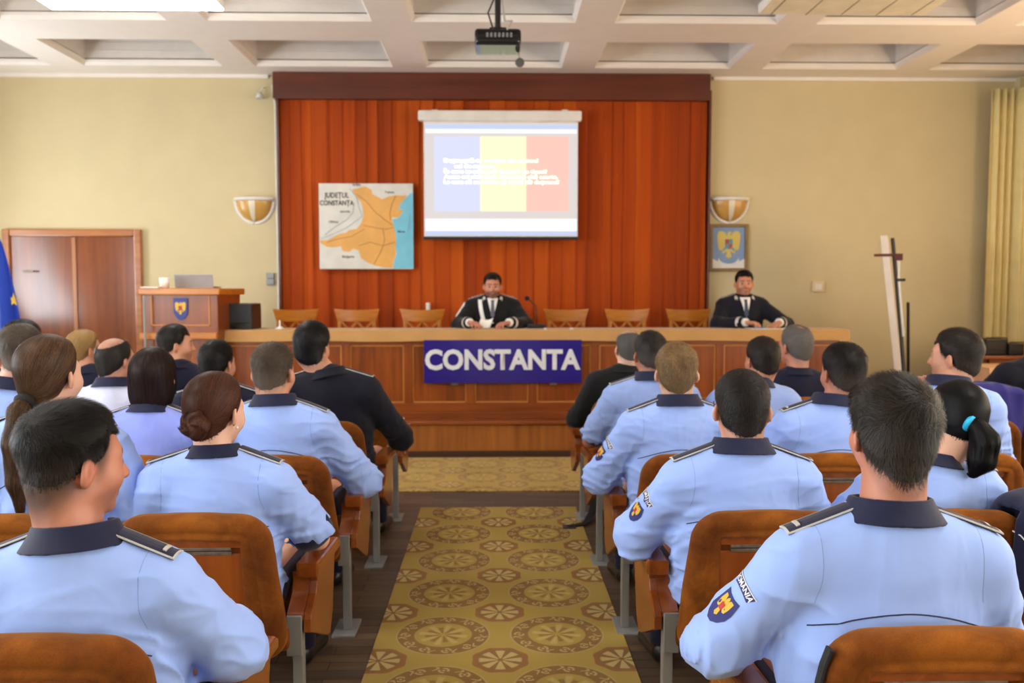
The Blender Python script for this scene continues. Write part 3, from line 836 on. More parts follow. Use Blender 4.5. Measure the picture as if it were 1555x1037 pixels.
def mat_carpet(name, gx, gy, ox, oy, wash=0.0):
    m, nt, b = new_mat(name); setin(b, Roughness=.95, Specular_IOR_Level=.1, Sheen_Weight=.1)
    tc = N(nt, 'ShaderNodeTexCoord'); sp = N(nt, 'ShaderNodeSeparateXYZ'); nt.links.new(tc.outputs['Object'], sp.inputs[0]); E.nt = nt
    X, Y = E(sp.outputs[0]), E(sp.outputs[1])
    fr = lambda a: E.op('FRACT', a)-.5
    def polar(dx, dy):
        u = fr((X-dx)*(1/gx)+100.5)*gx; v = fr((Y-dy)*(1/gy)+100.5)*gy
        return E.op('SQRT', u*u+v*v), E.op('ARCTAN2', v, u)
    step = lambda a, e, w=.006: E.op('MINIMUM', E.op('MAXIMUM', (a-e)*(1/w)+.5, 0.0), 1.0)
    band = lambda r, a, c, w=.006: step(r, a, w)*(1-step(r, c, w))
    sn = lambda a: E.op('SINE', a)
    r, t = polar(ox, oy)
    big = band(r, .118, .190)
    aa = fr(t*(11/(2*PI))+20.0)*.088; bb = r-.154
    dd = E.op('SQRT', aa*aa+bb*bb); sw = E.op('ABSOLUTE', aa*14.0+sn(bb*90.0)*.25-.55)
    scr = E.op('MAXIMUM', band(dd, .013, .022, .004)*(1-step(aa*bb, .00008, .00004)), 1-step(dd, .006, .003))*.9
    scr = E.op('MAXIMUM', scr, (1-step(sw, .07, .06))*band(r, .128, .182)*.9)
    scr = E.op('MAXIMUM', scr, band(r, .186, .192, .004)*.8)
    petals = step(sn(t*8.0)*.5+.5, .62, .25)*band(r, .012, .075, .01)
    pet2 = step(sn(t*8.0+PI)*.5+.5, .70, .25)*band(r, .030, .10, .01)
    r2, t2 = polar(ox+gx/2, oy+gy/2)
    oc = r2*(1+.035*E.op('COSINE', t2*8.0))
    sm = 1-step(oc, .108)
    rim = band(oc, .092, .108)
    pt = step(E.op('ABSOLUTE', E.op('COSINE', t2*4.0)), .58, .2)*band(r2, .012, .082, .008)
    ground, brown, red, cream = lin(170, 144, 62), lin(116, 74, 36), lin(140, 76, 44), lin(198, 176, 116)
    def mixn(base, fac, col):
        x = N(nt, 'ShaderNodeMix', data_type='RGBA'); nt.links.new(fac.s, x.inputs[0])
        if isinstance(base, tuple): x.inputs[6].default_value = base
        else: nt.links.new(base, x.inputs[6])
        x.inputs[7].default_value = col; return x.outputs[2]
    c = mixn(ground, big*.92, brown); c = mixn(c, scr*.85, cream); c = mixn(c, petals*.75, brown); c = mixn(c, pet2*.6, cream)
    c = mixn(c, sm*.95, brown); c = mixn(c, rim*.95, red); c = mixn(c, pt*.9, cream)
    n = noise(nt, coords(nt), 160, 3); n2 = noise(nt, coords(nt), 3, 3)
    c = mixn(c, (E(n)*.30), lin(120, 92, 44)); c = mixn(c, E(n2)*(.25+wash), lin(206, 176, 104))
    nt.links.new(c, b.inputs['Base Color']); bump(nt, b, n, .4, .004); return m

def struct(name, m, mat, **k): return tag(m.build(name, mat, **k), kind='structure')
struct('floor', MB().box((XL-.2, YR-.2, -.1), (XR+.2, YB+.2, 0)), mat_floor())
# back wall, side walls with windows
struct('wall_back', MB().box((XL-.2, YB, 0), (XR+.2, YB+.2, ZC+.5)), M_WALL)
struct('wall_front', MB().box((XL-.2, YR-.2, 0), (XR+.2, YR, ZC+.5)), M_WALL)
WINS = [(-3.2, -1.4), (-.4, 1.4), (2.4, 4.2), (5.2, 7.0)]; WINL = WINS[:3]+[(6.95, 8.0)]; WZ0, WZ1 = .95, 3.05
M_FRAME = plain('white window frame', (235, 232, 225), .5)
m_, nt_, b_ = new_mat('window glass'); setin(b_, Transmission_Weight=1.0, Roughness=.0, IOR=1.05, Base_Color=(1, 1, 1, 1)); M_GLASS = m_
nw = 0
for side, X0, X1, xg in (('left', XL-.2, XL, XL-.12), ('right', XR, XR+.2, XR+.12)):
    wl = WINL if side == 'left' else WINS; m = MB(); ys = [YR]+[y for w in wl for y in w]+[YB]
    for a, b in zip(ys[::2], ys[1::2]): m.box((X0, a, 0), (X1, b, ZC+.5))
    for a, b in wl: m.box((X0, a, 0), (X1, b, WZ0)); m.box((X0, a, WZ1), (X1, b, ZC+.5))
    struct('wall_'+side, m, M_WALL)
    for a, b in wl:
        nw += 1; f = MB()
        for y in (a, (a+b)/2, b): f.box((xg-.03, y-.035, WZ0), (xg+.03, y+.035, WZ1))
        for z in (WZ0, 2.35, WZ1): f.box((xg-.03, a, z-.035), (xg+.03, b, z+.035))
        w = tag(f.build('window_%d' % nw, M_FRAME), kind='structure')
# ceiling with coffers
def ceiling():
    m = MB(); m2 = MB()
    xs = [(-6.8+1.7*i, ) for i in range(9)]
    cw, cl = .685, .89
    cx = [1.7*i-.01 for i in range(-3, 4)]; yf = [8.645-1.437*j for j in range(9)]
    rect = [(x-cw, x+cw, y-cl, y) for x in cx for y in yf if y-cl > YR]
    rect = [(max(a, XL+.06), min(b, XR-.06), c, d) for a, b, c, d in rect]
    rect = [r for r in rect if r[1]-r[0] > .2]
    # soffit as strips
    xe = sorted({XL-.1, XR+.1}|{r[0] for r in rect}|{r[1] for r in rect}); ye = sorted({YR-.1, YB+.1}|{r[2] for r in rect}|{r[3] for r in rect})
    holes = {(round(r[0], 3), round(r[2], 3)) for r in rect}
    bm = m.bm
    def quad(p): bm.faces.new([bm.verts.new(q) for q in p]).material_index = m.mi
    for a, b in zip(xe, xe[1:]):
        for c, d in zip(ye, ye[1:]):
            if (round(a, 3), round(c, 3)) in holes: continue
            quad(((a, c, ZC), (a, d, ZC), (b, d, ZC), (b, c, ZC)))
    def ring(o, zo, i, zi):
        (a, b, c, d), (e, f, g, h_) = o, i
        for p, q, r_, s_ in (((a, c), (b, c), (f, g), (e, g)), ((b, c), (b, d), (f, h_), (f, g)), ((b, d), (a, d), (e, h_), (f, h_)), ((a, d), (a, c), (e, g), (e, h_))):
            quad(((*p, zo), (*q, zo), (*r_, zi), (*s_, zi)))
    for r in rect:
        sh = lambda t: (r[0]+t, r[1]-t, r[2]+t, r[3]-t)
        m.mi = 0; ring(sh(0), ZC, sh(.022), ZC+.028); ring(sh(.022), ZC+.028, sh(.026), ZC+.055)
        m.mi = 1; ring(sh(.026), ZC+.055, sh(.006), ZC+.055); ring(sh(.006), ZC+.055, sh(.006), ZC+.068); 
        m.mi = 2
        z0 = ZC+.068
        for k in range(4):   # planked inner faces
            z1 = z0+.072; ring(sh(.012), z0, sh(.012), z1); ring(sh(.012), z1, sh(.012+.004), z1); ring(sh(.016), z1, sh(.016), z1+.006); ring(sh(.016), z1+.006, sh(.012), z1+.006); z0 = z1+.006
        a, b, c, d = sh(.012); quad(((a, c, z0), (a, d, z0), (b, d, z0), (b, c, z0)))
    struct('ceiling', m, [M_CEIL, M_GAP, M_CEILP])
    struct('trim_1', MB().box((XL, YB-.03, ZC-.035), (-2.36, YB, ZC)).box((2.30, YB-.03, ZC-.035), (XR, YB, ZC)), M_CEIL)
    struct('roof_slab', MB().box((XL-.3, YR-.3, ZC+.5), (XR+.3, YB+.3, ZC+.6)), M_CEIL)
ceiling()
struct('trim_2', MB().box((XR-.10, YB-.10, 0), (XR, YB, ZC)).box((XL, YB-.1, 0), (XL+.1, YB, ZC)), M_WALL)
# dais
XD0, XD1 = -3.15, 3.35
m = MB(); m.box((XD0, YD, 0), (XD1, YB-.002, DZ-.03), .004)
dais = tag(m.build('trim_3', M_WOODF), kind='structure')
m = MB(); m.box((XD0-.02, YD-.03, DZ-.03), (XD1+.02, YB-.002, DZ), .008)
tag(m.build('trim_4', M_WOODX), kind='structure')
struct('baseboard_front', MB().box((XD0, YD-.012, 0), (XD1, YD, .05), .003), plain('dark skirting', (70, 44, 26), .5))
# ------------------------------------------------------------------ door, left of the dais
a, b = at(6, 348, YB), at(216, 348, YB)
dx0, dx1, dz = a.x, b.x, a.z
def door():
    fr = MB(); t = .075
    fr.box((dx0, YB-.05, 0), (dx0+t, YB-.001, dz), .012); fr.box((dx1-t, YB-.05, 0), (dx1, YB-.001, dz), .012)
    fr.box((dx0+t+.001, YB-.05, dz-t), (dx1-t-.001, YB, dz), .012)
    d = tag(fr.build('door_1', wood('door frame wood', (140, 78, 36), (190, 122, 64), 'x', .3, .6)), kind='structure')
    mid = at(116, 400, YB).x
    m = MB(); m.box((dx0+t, YB-.022, .01), (mid-.012, YB-.002, dz-t), .003); m.build('leaf', M_DOOR, d)
    m = MB(); m.box((mid+.012, YB-.022, .01), (dx1-t, YB-.002, dz-t), .003); m.build('leaf', M_DOOR, d)
    m = MB(); m.box((mid-.03, YB-.034, .01), (mid+.014, YB-.012, dz-t-.01), .006); m.build('cover_strip', wood('door strip wood', (150, 92, 50), (186, 124, 76), 'z', .3), d)
    m = MB(); p = at(41, 412, YB); m.tube([(p.x, YB-.02, p.z), (p.x, YB-.07, p.z), (p.x+.11, YB-.07, p.z)], .010); m.build('door_handle', M_STEELD, d)
door()
# ------------------------------------------------------------------ curtain wall, pelmet
def curtain():
    x0, x1 = at(424, 300, YB-.1).x, at(1073, 300, YB-.1).x
    r = random.Random(4); m = MB(); pts = []; x = x0; k = 0
    prof = []
    while x < x1-.02:
        w = r.uniform(.10, .17); w = min(w, x1-x)
        dp = r.uniform(.008, .028)
        for t in (0, .06, .2, .5, .8, .94): prof.append((x+w*t, YB-.075-dp*(.2+.8*t**1.5)-.006*math.sin(t*9+k), k))
        prof.append((x+w*.99, YB-.075-dp*.1, k)); x += w; k += 1
    n = len(prof); z0, z1 = DZ+.02, at(750, 140, YB).z
    zs = np.linspace(z0, z1, 26)
    cvals = {j: r.random() for j in range(k+1)}
    V = []; T = []
    for (px, py, j) in prof:
        for i, z in enumerate(zs):
            V.append((px+.004*math.sin(z*3+j*1.7), py+.006*math.sin(z*2.1+j), z)); T.append((cvals[j],)*3)
    nz = len(zs); Fq = [(i*nz+q, (i+1)*nz+q, (i+1)*nz+q+1, i*nz+q+1) for i in range(n-1) for q in range(nz-1)]
    mt, nt, b = new_mat('orange curtain cloth'); setin(b, Roughness=.8, Sheen_Weight=.2, Specular_IOR_Level=.2)
    at_ = N(nt, 'ShaderNodeAttribute'); at_.attribute_name = 'fold'
    E.nt = nt; n1 = noise(nt, coords(nt, (9, 9, .25)), 1.0, 4); n2 = noise(nt, coords(nt, (60, 60, .4)), 1, 2)
    f = E(at_.outputs['Fac'])*.30+E(n1)*.55+E(n2)*.15
    nt.links.new(ramp(nt, f.s, [(.18, lin(128, 44, 3)), (.5, lin(172, 68, 5)), (.85, lin(202, 94, 12))]), b.inputs['Base Color'])
    o = mesh_np('curtain', np.array(V), np.array(Fq), mt, None, True, {'fold': np.array(T)})
    tag(o, 'orange pleated curtain covering the wall behind the long desk', 'curtain')
    px0, px1 = at(414, 130, YB-.15).x, at(1079, 130, YB-.15).x
    m = MB(); m.box((px0, YB-.16, at(750, 151, YB-.15).z), (px1, YB-.01, ZC-.004), .006)
    p = m.build('curtain_pelmet', M_PELMET); tag(p, 'dark wooden pelmet board along the top of the orange curtain', 'pelmet')
    m = MB(); xx = at(420.5, 300, YB-.03).x; m.tube([(xx, YB-.02, 1.2), (xx, YB-.02, at(421, 160, YB).z), (xx-.03, YB-.02, at(400, 130, YB).z), ], .014); tag(m.build('cable_duct', M_WHITEP), 'white cable duct running down the wall at the curtain left edge', 'cable duct')
    for px, lb in ((424.5, 'left'), (1076, 'right')):
        xx = at(px+3*(1 if lb == 'left' else -1)*.6, 300, YB-.05).x
        m = MB(); m.box((xx-.012, YB-.13, DZ), (xx+.012, YB-.004, z1), .003)
        tag(m.build('curtain_post', M_PELMET), 'narrow brown wooden post closing the %s side of the orange curtain' % lb, 'post')
curtain()
# ------------------------------------------------------------------ projection screen with the slide
def screen():
    Y = YB-.30
    a, b = at(635, 168, Y), at(883, 185, Y)
    r = empty('projection_screen', (0, Y, 0), 'wall mounted projection screen showing a blue yellow red flag slide', 'projection screen')
    m = MB(); m.box((a.x, -.045, b.z), (b.x, .045, a.z), .02); m.build('screen_case', M_WHITEP, r)
    c, d = at(643, 185, Y), at(877, 360, Y)
    m = MB(); m.box((c.x, -.004, d.z), (d.x, .004, c.z+.02)); f = m.build('screen_fabric', plain('screen cloth', (225, 222, 222), .8), r)
    m = MB(); m.box((c.x-.01, -.016, d.z-.028), (d.x+.01, .016, d.z+.004), .006); m.build('bottom_bar', M_BLACK, r)
    for px in (660, 858):
        m = MB(); q = at(px, 168, Y); m.box((q.x-.03, .0, q.z-.02), (q.x+.03, .20, q.z+.012), .004); m.build('bracket', M_WHITEP, r)
    S = 1.0
    def P(name, x0, y0, x1, y1, col, st, lift=.006, parent=f):
        p, q = at(x0, y0, Y), at(x1, y1, Y); m = MB()
        m.box((p.x, -lift, q.z), (q.x, -lift+.001, p.z)); mm = emis('projected '+name, col, st); mm.node_tree.nodes['Principled BSDF'].inputs['Base Color'].default_value = (.02, .02, .02, 1); return m.build(name, mm, parent)
    P('projected_window', 645, 187, 876, 357, (222, 214, 212), .95, .0052)
    P('title_bar', 646, 189, 876, 196, (205, 222, 255), .85)
    P('menu_band', 646, 196, 876, 203, (250, 250, 255), 1.0)
    P('notes_band', 646, 332, 876, 351, (252, 250, 255), 1.0); P('task_bar', 646, 351, 876, 357.5, (205, 218, 255), .85)
    P('flag_blue_stripe', 659, 207, 729, 321, (217, 222, 255), .95); P('flag_yellow_stripe', 729, 207, 799, 321, (255, 255, 208), .95); P('flag_red_stripe', 799, 207, 863, 321, (255, 200, 186), .95)
    mt = emis('projected lettering', (255, 250, 225), 1.0)
    for y, tx, x0, w in ((244, 'Deșteaptă-te române din somnul', 674, 143), (252.5, 'cel de moarte,', 690, 62), (260.5, 'În care te-adânciră barbarii de tirani!', 674, 156), (268.5, 'Acum ori niciodată croiește-ți altă soarte,', 674, 173), (276.5, 'La care să se-nchine și cruzii tăi dușmani!', 674, 175)):
        p = at(x0, y, Y); w_ = at(x0+w, y, Y).x-p.x
        text_obj('lettering', tx, .052, mt, f, (p.x, -.0085, p.z), width=w_, align='LEFT', offset=.002)
screen()
# ------------------------------------------------------------------ county map
def county_map():
    Y = YB-.16; a, b = at(484, 278.5, Y), at(628, 408.5, Y)
    m = MB(); m.box((a.x, Y-.008, b.z), (b.x, Y+.008, a.z), .002)
    o = tag(m.build('county_map', plain('map paper', (214, 214, 208), .35)), 'square printed map of an orange county beside a blue sea', 'map')
    sx = lambda zx, zy: at(460+zx*440/1555, 150+zy*280/990, Y)
    def poly(name, pts, col, lift):
        from mathutils.geometry import tessellate_polygon
        bm = bmesh.new(); co_ = [Vector((sx(*p).x, sx(*p).z, 0)) for p in pts]; vs = [bm.verts.new((c.x, Y-.008-lift, c.y)) for c in co_]
        for t in tessellate_polygon([co_]): bm.faces.new([vs[i] for i in t])
        bmesh.ops.recalc_face_normals(bm, faces=bm.faces)
        m = MB(); m.bm.free(); m.bm = bm; return m.build(name, plain(name+' ink', col, .4), o)
    coast = [(592, 503), (575, 510), (556, 530), (538, 548), (520, 570), (512, 592), (528, 610), (512, 640), (480, 648), (485, 668), (492, 700), (500, 730), (502, 770), (498, 800), (505, 830), (490, 870), (486, 911)]
    poly('sea', coast+[(594, 911)], (116, 196, 222), .0012)
    land = [(268, 487), (300, 480), (335, 470), (370, 490), (372, 512), (405, 528), (425, 540), (460, 525), (500, 518), (540, 520), (560, 520), (538, 548), (520, 570), (512, 592), (540, 600), (512, 640), (480, 635), (478, 655), (485, 668), (492, 700), (498, 730), (500, 770), (496, 800), (500, 830), (486, 870), (482, 908), (440, 906), (390, 896), (345, 878), (312, 855), (300, 815), (270, 805), (250, 822), (215, 818), (205, 792), (160, 798), (130, 795), (95, 775), (95, 757), (130, 760), (160, 745), (195, 725), (230, 720), (250, 705), (290, 698), (315, 668), (325, 630), (322, 590), (312, 555), (290, 530), (272, 510)]
    poly('county_area', land, (222, 166, 84), .002)
    m = MB()
    for ln in ([(285, 510), (340, 550), (390, 610), (440, 650), (482, 680)], [(500, 520), (480, 560), (468, 610), (470, 650)], [(325, 680), (400, 695), (450, 700), (490, 690)], [(300, 790), (360, 770), (430, 790), (495, 770)], [(380, 890), (420, 820), (440, 760), (430, 700)], [(130, 770), (200, 750), (260, 740), (330, 700)]):
        m.tube([(sx(*p).x, Y-.0105, sx(*p).z) for p in ln], .0035, 4)
    m.build('roads', plain('road ink', (150, 104, 50), .5), o)
    m = MB()
    for ln in ([(250, 480), (290, 530), (300, 580), (320, 630), (280, 660), (240, 690), (190, 715), (130, 740), (95, 752)], [(275, 560), (270, 610), (235, 650), (170, 690), (120, 730)], [(575, 620), (570, 680), (560, 720)], [(505, 700), (550, 715)]):
        m.tube([(sx(*p).x, Y-.0100, sx(*p).z) for p in ln], .003, 4)
    m.build('rivers', plain('river ink', (120, 160, 180), .5), o)
    ink = plain('map lettering ink', (70, 66, 60), .6)
    for tx, x, y, s, w in (('JUDEȚUL', 182, 520, .075, 130), ('CONSTANȚA', 183, 561, .07, 180), ('Tulcea', 465, 502, .03, 50), ('Brăila', 290, 463, .03, 42), ('Ialomița', 228, 606, .03, 52), ('Călărași', 165, 661, .03, 50), ('Bulgaria', 245, 848, .035, 64), ('Marea', 530, 714, .026, 40)):
        p = sx(x, y); text_obj('lettering', tx, s, ink, o, (p.x, Y-.0125, p.z), width=w*440/1555*Y/FPX, offset=.0005 if s < .05 else .0015)
    return o
county_map()
# ------------------------------------------------------------------ emblem helper (gold eagle on a blue field)
def eagle_parts(o, cx, cz, y, s, gold, red, blue2=None):
    """eagle with spread wings and a shield, half width s"""
    def poly(name, pts, mat, lift):
        bm = bmesh.new(); vs = [bm.verts.new((cx+p[0]*s, y-lift, cz+p[1]*s)) for p in pts]; f = bm.faces.new(vs)
        r = bmesh.ops.extrude_face_region(bm, geom=[f]); bmesh.ops.translate(bm, vec=(0, -.002, 0), verts=[v for v in r['geom'] if isinstance(v, bmesh.types.BMVert)])
        bmesh.ops.recalc_face_normals(bm, faces=bm.faces); m = MB(); m.bm.free(); m.bm = bm; return m.build(name, mat, o)
    for sg in (1, -1):
        poly('eagle_wing', [(sg*x, z) for x, z in ((.15, .55), (.30, .85), (.50, 1.0), (.78, .98), (.92, .75), (.90, .2), (.80, -.35), (.70, -.55), (.60, -.40), (.52, -.58), (.42, -.35), (.18, -.15))], gold, .002)
        poly('eagle_leg', [(sg*x, z) for x, z in ((.12, -.3), (.3, -.5), (.55, -.62), (.5, -.75), (.25, -.68), (.1, -.5))], gold, .0025)
    poly('eagle_body', [(-.2, .5), (-.12, .8), (0, 1.0), (.14, .95), (.28, .86), (.12, .8), (.2, .5), (.2, -.4), (.12, -.6), (.24, -1.0), (0, -1.15), (-.24, -1.0), (-.12, -.6), (-.2, -.4)], gold, .003)
    sh = poly('shield', [(-.3, .38), (.3, .38), (.3, -.15), (.2, -.35), (0, -.45), (-.2, -.35), (-.3, -.15)], red, .005)
    if blue2: poly('shield_quarter', [(-.28, .36), (0, .36), (0, 0), (-.28, 0)], blue2, .0075); poly('shield_quarter', [(.02, -.02), (.28, -.02), (.27, -.15), (.18, -.32), (.02, -.4)], blue2, .0075)
M_GOLD = plain('gold emblem paint', (224, 184, 58), .45); M_EMB = plain('emblem blue', (40, 52, 140), .4); M_EMR = plain('emblem red', (176, 50, 48), .45)
# ------------------------------------------------------------------ long desk
def desk():
    Y0, Y1 = 7.30, 7.72
    x0, x1 = at(330, 520, Y0).x, at(1275, 520, Y0).x
    zt = at(800, 501, Y0-.03).z
    r = empty('long_desk', ((x0+x1)/2, Y0, DZ), 'long panelled wooden presidium desk on the dais under a beige cloth', 'desk')
    ox = (x0+x1)/2
    L = lambda x: x-ox
    zb = .0; z1 = zt-.03-DZ
    m = MB(); m.box((L(x0), .02, 0), (L(x1), .05, z1), .003)
    for xx in (x0, x1): m.box((L(xx)-.02 if xx == x1 else L(xx), .02, 0), (L(xx) if xx == x1 else L(xx)+.02, Y1-Y0, z1), .003)
    body = m.build('carcass', M_WOODD, r)
    m = MB(); m.box((L(x0), -.004, z1-.10), (L(x1), .022, z1), .003); m.box((L(x0), -.004, 0), (L(x1), .022, .13), .003); m.box((L(x0)-.005, -.02, 0), (L(x1)+.005, .0, .05), .004)
    m.build('rail', M_WOODX, r)
    px = [336+94.6*i for i in range(11)]
    xs = [at(p, 560, Y0).x for p in px]
    for i, x in enumerate(xs):
        x = max(x, x0+.03); x = min(x, x1-.03)
        m = MB(); m.box((L(x)-.035, -.004, .13), (L(x)+.035, .022, z1-.10), .003); m.build('stile', M_WOODD, r)
    for a, b in zip(xs, xs[1:]):
        a, b = max(a, x0+.03), min(b, x1-.03)
        m = MB(); t = .012
        A, B = L(a)+.036, L(b)-.036
        for bx in ((A, .008, .132, A+t, .024, z1-.102), (B-t, .008, .132, B, .024, z1-.102), (A, .008, .132, B, .024, .132+t), (A, .008, z1-.102-t, B, .024, z1-.102)): m.box(bx[:3], bx[3:], .003)
        m.build('panel_moulding', M_WOODT, r)
    m = MB(); m.box((L(x0), .0, z1), (L(x1), Y1-Y0, z1+.025), .004); m.build('desktop', M_WOODX, r)
    # cloth
    xc1 = at(1290, 505, Y0-.03).x
    m = MB(); zz = zt-DZ; dr = .092
    m.box((L(x0)-.012, -.035, zz-.012), (L(xc1), Y1-Y0+.02, zz), .005)
    m.grid(lambda u, v: Vector((L(x0)-.012+(xc1-x0+.012)*u, -.036-.006*math.sin(u*90)*v-.004*v, zz-.004-dr*v-.004*math.sin(u*31)*v)), 200, 6)
    m.grid(lambda u, v: Vector((L(xc1)+.004*v, -.036+(Y1-Y0+.05)*u, zz-.004-dr*v)), 30, 4)
    m.grid(lambda u, v: Vector((L(x0)-.014, -.036+(Y1-Y0+.05)*u, zz-.004-dr*v)), 30, 4)
    c = tag(m.build('desk_cloth', cloth('beige felt cloth', (190, 146, 92), .9, 500), None, (ox, Y0, DZ), auto=40), 'beige felt cloth covering the top of the long desk', 'tablecloth')
    # sign
    a, b = at(644, 516, Y0-.01), at(882.5, 580.5, Y0-.01)
    m = MB(); m.box((a.x, Y0-.048, b.z), (b.x, Y0-.030, a.z), .002)
    s = tag(m.build('name_sign', plain('indigo sign face', (44, 34, 128), .18, var=.03)), 'indigo sign board reading CONSTANTA on the front of the long desk', 'sign')
    c_ = at(763.5, 547, Y0)
    text_obj('lettering', 'CONSTANTA', .235, plain('white sign lettering', (214, 218, 226), .4), s, (c_.x, Y0-.0495, c_.z), width=(b.x-a.x)*.985, offset=.0085)
    m = MB()
    for px_ in (690, 840): q = at(px_, 590, Y0); m.box((q.x-.03, Y0-.031, b.z-.02), (q.x+.03, Y0-.004, b.z+.03))
    m.build('bracket', M_STEELD, s)
    return zt, Y0, Y1
ZT, YD0, YD1 = desk()
# ------------------------------------------------------------------ lectern
def lectern():
    Y0, Y1 = 7.1, 7.78
    x0, x1 = at(216, 470, Y0).x, at(331, 470, Y0).x
    zt = at(300, 437.5, Y0).z
    r = empty('lectern', ((x0+x1)/2, Y0, DZ), 'wooden lectern with a small eagle emblem at the left end of the long desk', 'lectern')
    ox = (x0+x1)/2; L = lambda x: x-ox; h = zt-DZ
    zl = at(270, 505, Y0).z-DZ
    m = MB(); m.box((L(x0), 0, 0), (L(x1), Y1-Y0-.06, h-.05), .006); m.build('body', M_WOODD, r)
    tx0, tx1 = at(209, 440, Y0-.03).x, at(333.5, 440, Y0-.03).x
    m = MB(); m.box((L(tx0), -.035, h-.058), (L(tx1), Y1-Y0, h), .01); m.build('top_slab', M_BEECH, r)
    m = MB(); m.box((L(x0)-.01, -.05, zl-.055), (L(x1)+.0, .0, zl), .008); m.build('ledge', M_BEECH, r)
    m = MB(); a, b = L(at(229, 460, Y0).x), L(at(319, 460, Y0).x); za, zb = at(270, 495, Y0).z-DZ, h-.062
    for bx in ((a, -.008, za, a+.012, .002, zb), (b-.012, -.008, za, b, .002, zb), (a, -.008, za, b, .002, za+.012)): m.box(bx[:3], bx[3:], .003)
    m.build('panel_moulding', M_WOODT, r)
    e0, e1 = at(264, 452.5, Y0), at(286, 486, Y0)
    m = MB(); w = (e1.x-e0.x)/2; cx = L((e0.x+e1.x)/2)
    m.prism([(cx-w, e0.z-DZ), (cx-w, e1.z-DZ+.06), (cx-w*.5, e1.z-DZ+.012), (cx, e1.z-DZ), (cx+w*.5, e1.z-DZ+.012), (cx+w, e1.z-DZ+.06), (cx+w, e0.z-DZ)], 'y', -.012, -.002); e = m.build('emblem', M_EMB, r)
    eagle_parts(e, cx, (e0.z+e1.z)/2-DZ+.01, -.012, w*.84, M_GOLD, M_EMR)
    # thin pole
    q = at(220.5, 490, Y0-.08); m = MB(); m.tube([(q.x, Y0-.09, DZ), (q.x, Y0-.09, at(220, 449, Y0-.09).z)], .010); m.lathe([(.0001, .012), (.07, .01), (.075, 0)], (q.x, Y0-.09, DZ), 16)
    tag(m.build('thin_pole', M_STEEL), 'thin white upright pole standing at the left edge of the lectern', 'pole')
    # laptop
    p0, p1 = at(266, 416, Y0+.3), at(324, 434, Y0+.3)
    lx = (p0.x+p1.x)/2; w = (p1.x-p0.x)
    l = empty('laptop', (lx, Y0+.30, zt), 'open silver laptop on top of the wooden lectern', 'laptop', rotz=.05)
    al = plain('laptop aluminium', (172, 176, 182), .35, .5)
    m = MB(); m.box((-w/2, .0, 0), (w/2, .24, .018), .006); m.build('base', al, l)
    m = MB(); hgt = p0.z-zt; m.box((-w/2, -.006, .012), (w/2, .002, hgt), .005, rot=('X', .2), piv=(0, 0, .012)); m.build('lid', al, l)
    q = at(248.5, 431, Y0+.1); m = MB(); m.lathe([(.0001, 0), (.036, 0), (.042, .09), (.038, .09), (.033, .006), (.0001, .006)], (0, 0, 0), 20)
    tag(m.build('cup', M_WHITEP, None, (q.x, Y0+.12, zt), smooth=True), 'white cup beside the laptop on the lectern', 'cup')
    q = at(230, 435, Y0+.1); m = MB(); m.box((-.075, -.05, 0), (.075, .06, .012), .004); tag(m.build('notepad', M_WHITE, None, (q.x, Y0+.1, zt)), 'white paper pad lying on the left end of the lectern', 'paper')
    # speaker
    a, b = at(330.5, 461, 7.40), at(383, 502, 7.40)
    s = empty('loudspeaker', ((a.x+b.x)/2, 7.40, ZT+.001), 'black box loudspeaker standing on the left end of the long desk', 'loudspeaker')
    w, hh = (b.x-a.x), a.z-ZT
    m = MB(); m.box((-w/2, .012, 0), (w/2, .30, hh), .01); m.build('cabinet', plain('black stained cabinet', (30, 22, 18), .35), s)
    m = MB(); m.box((-w/2+.004, 0, .055), (w/2-.004, .014, hh-.004), .006); m.build('grille', plain('charcoal speaker grille', (44, 46, 54), .6, bumps=.3, bscale=500), s)
    m = MB(); m.box((-w/2+.004, .002, .004), (w/2-.004, .014, .052), .004); m.build('front_plate', M_BLACK, s)
    m = MB(); m.tube([(-.01, -.008, .028), (-.01, .004, .028)], .014, 16); m.build('knob', plain('knob black', (8, 8, 9), .3), s)
lectern()
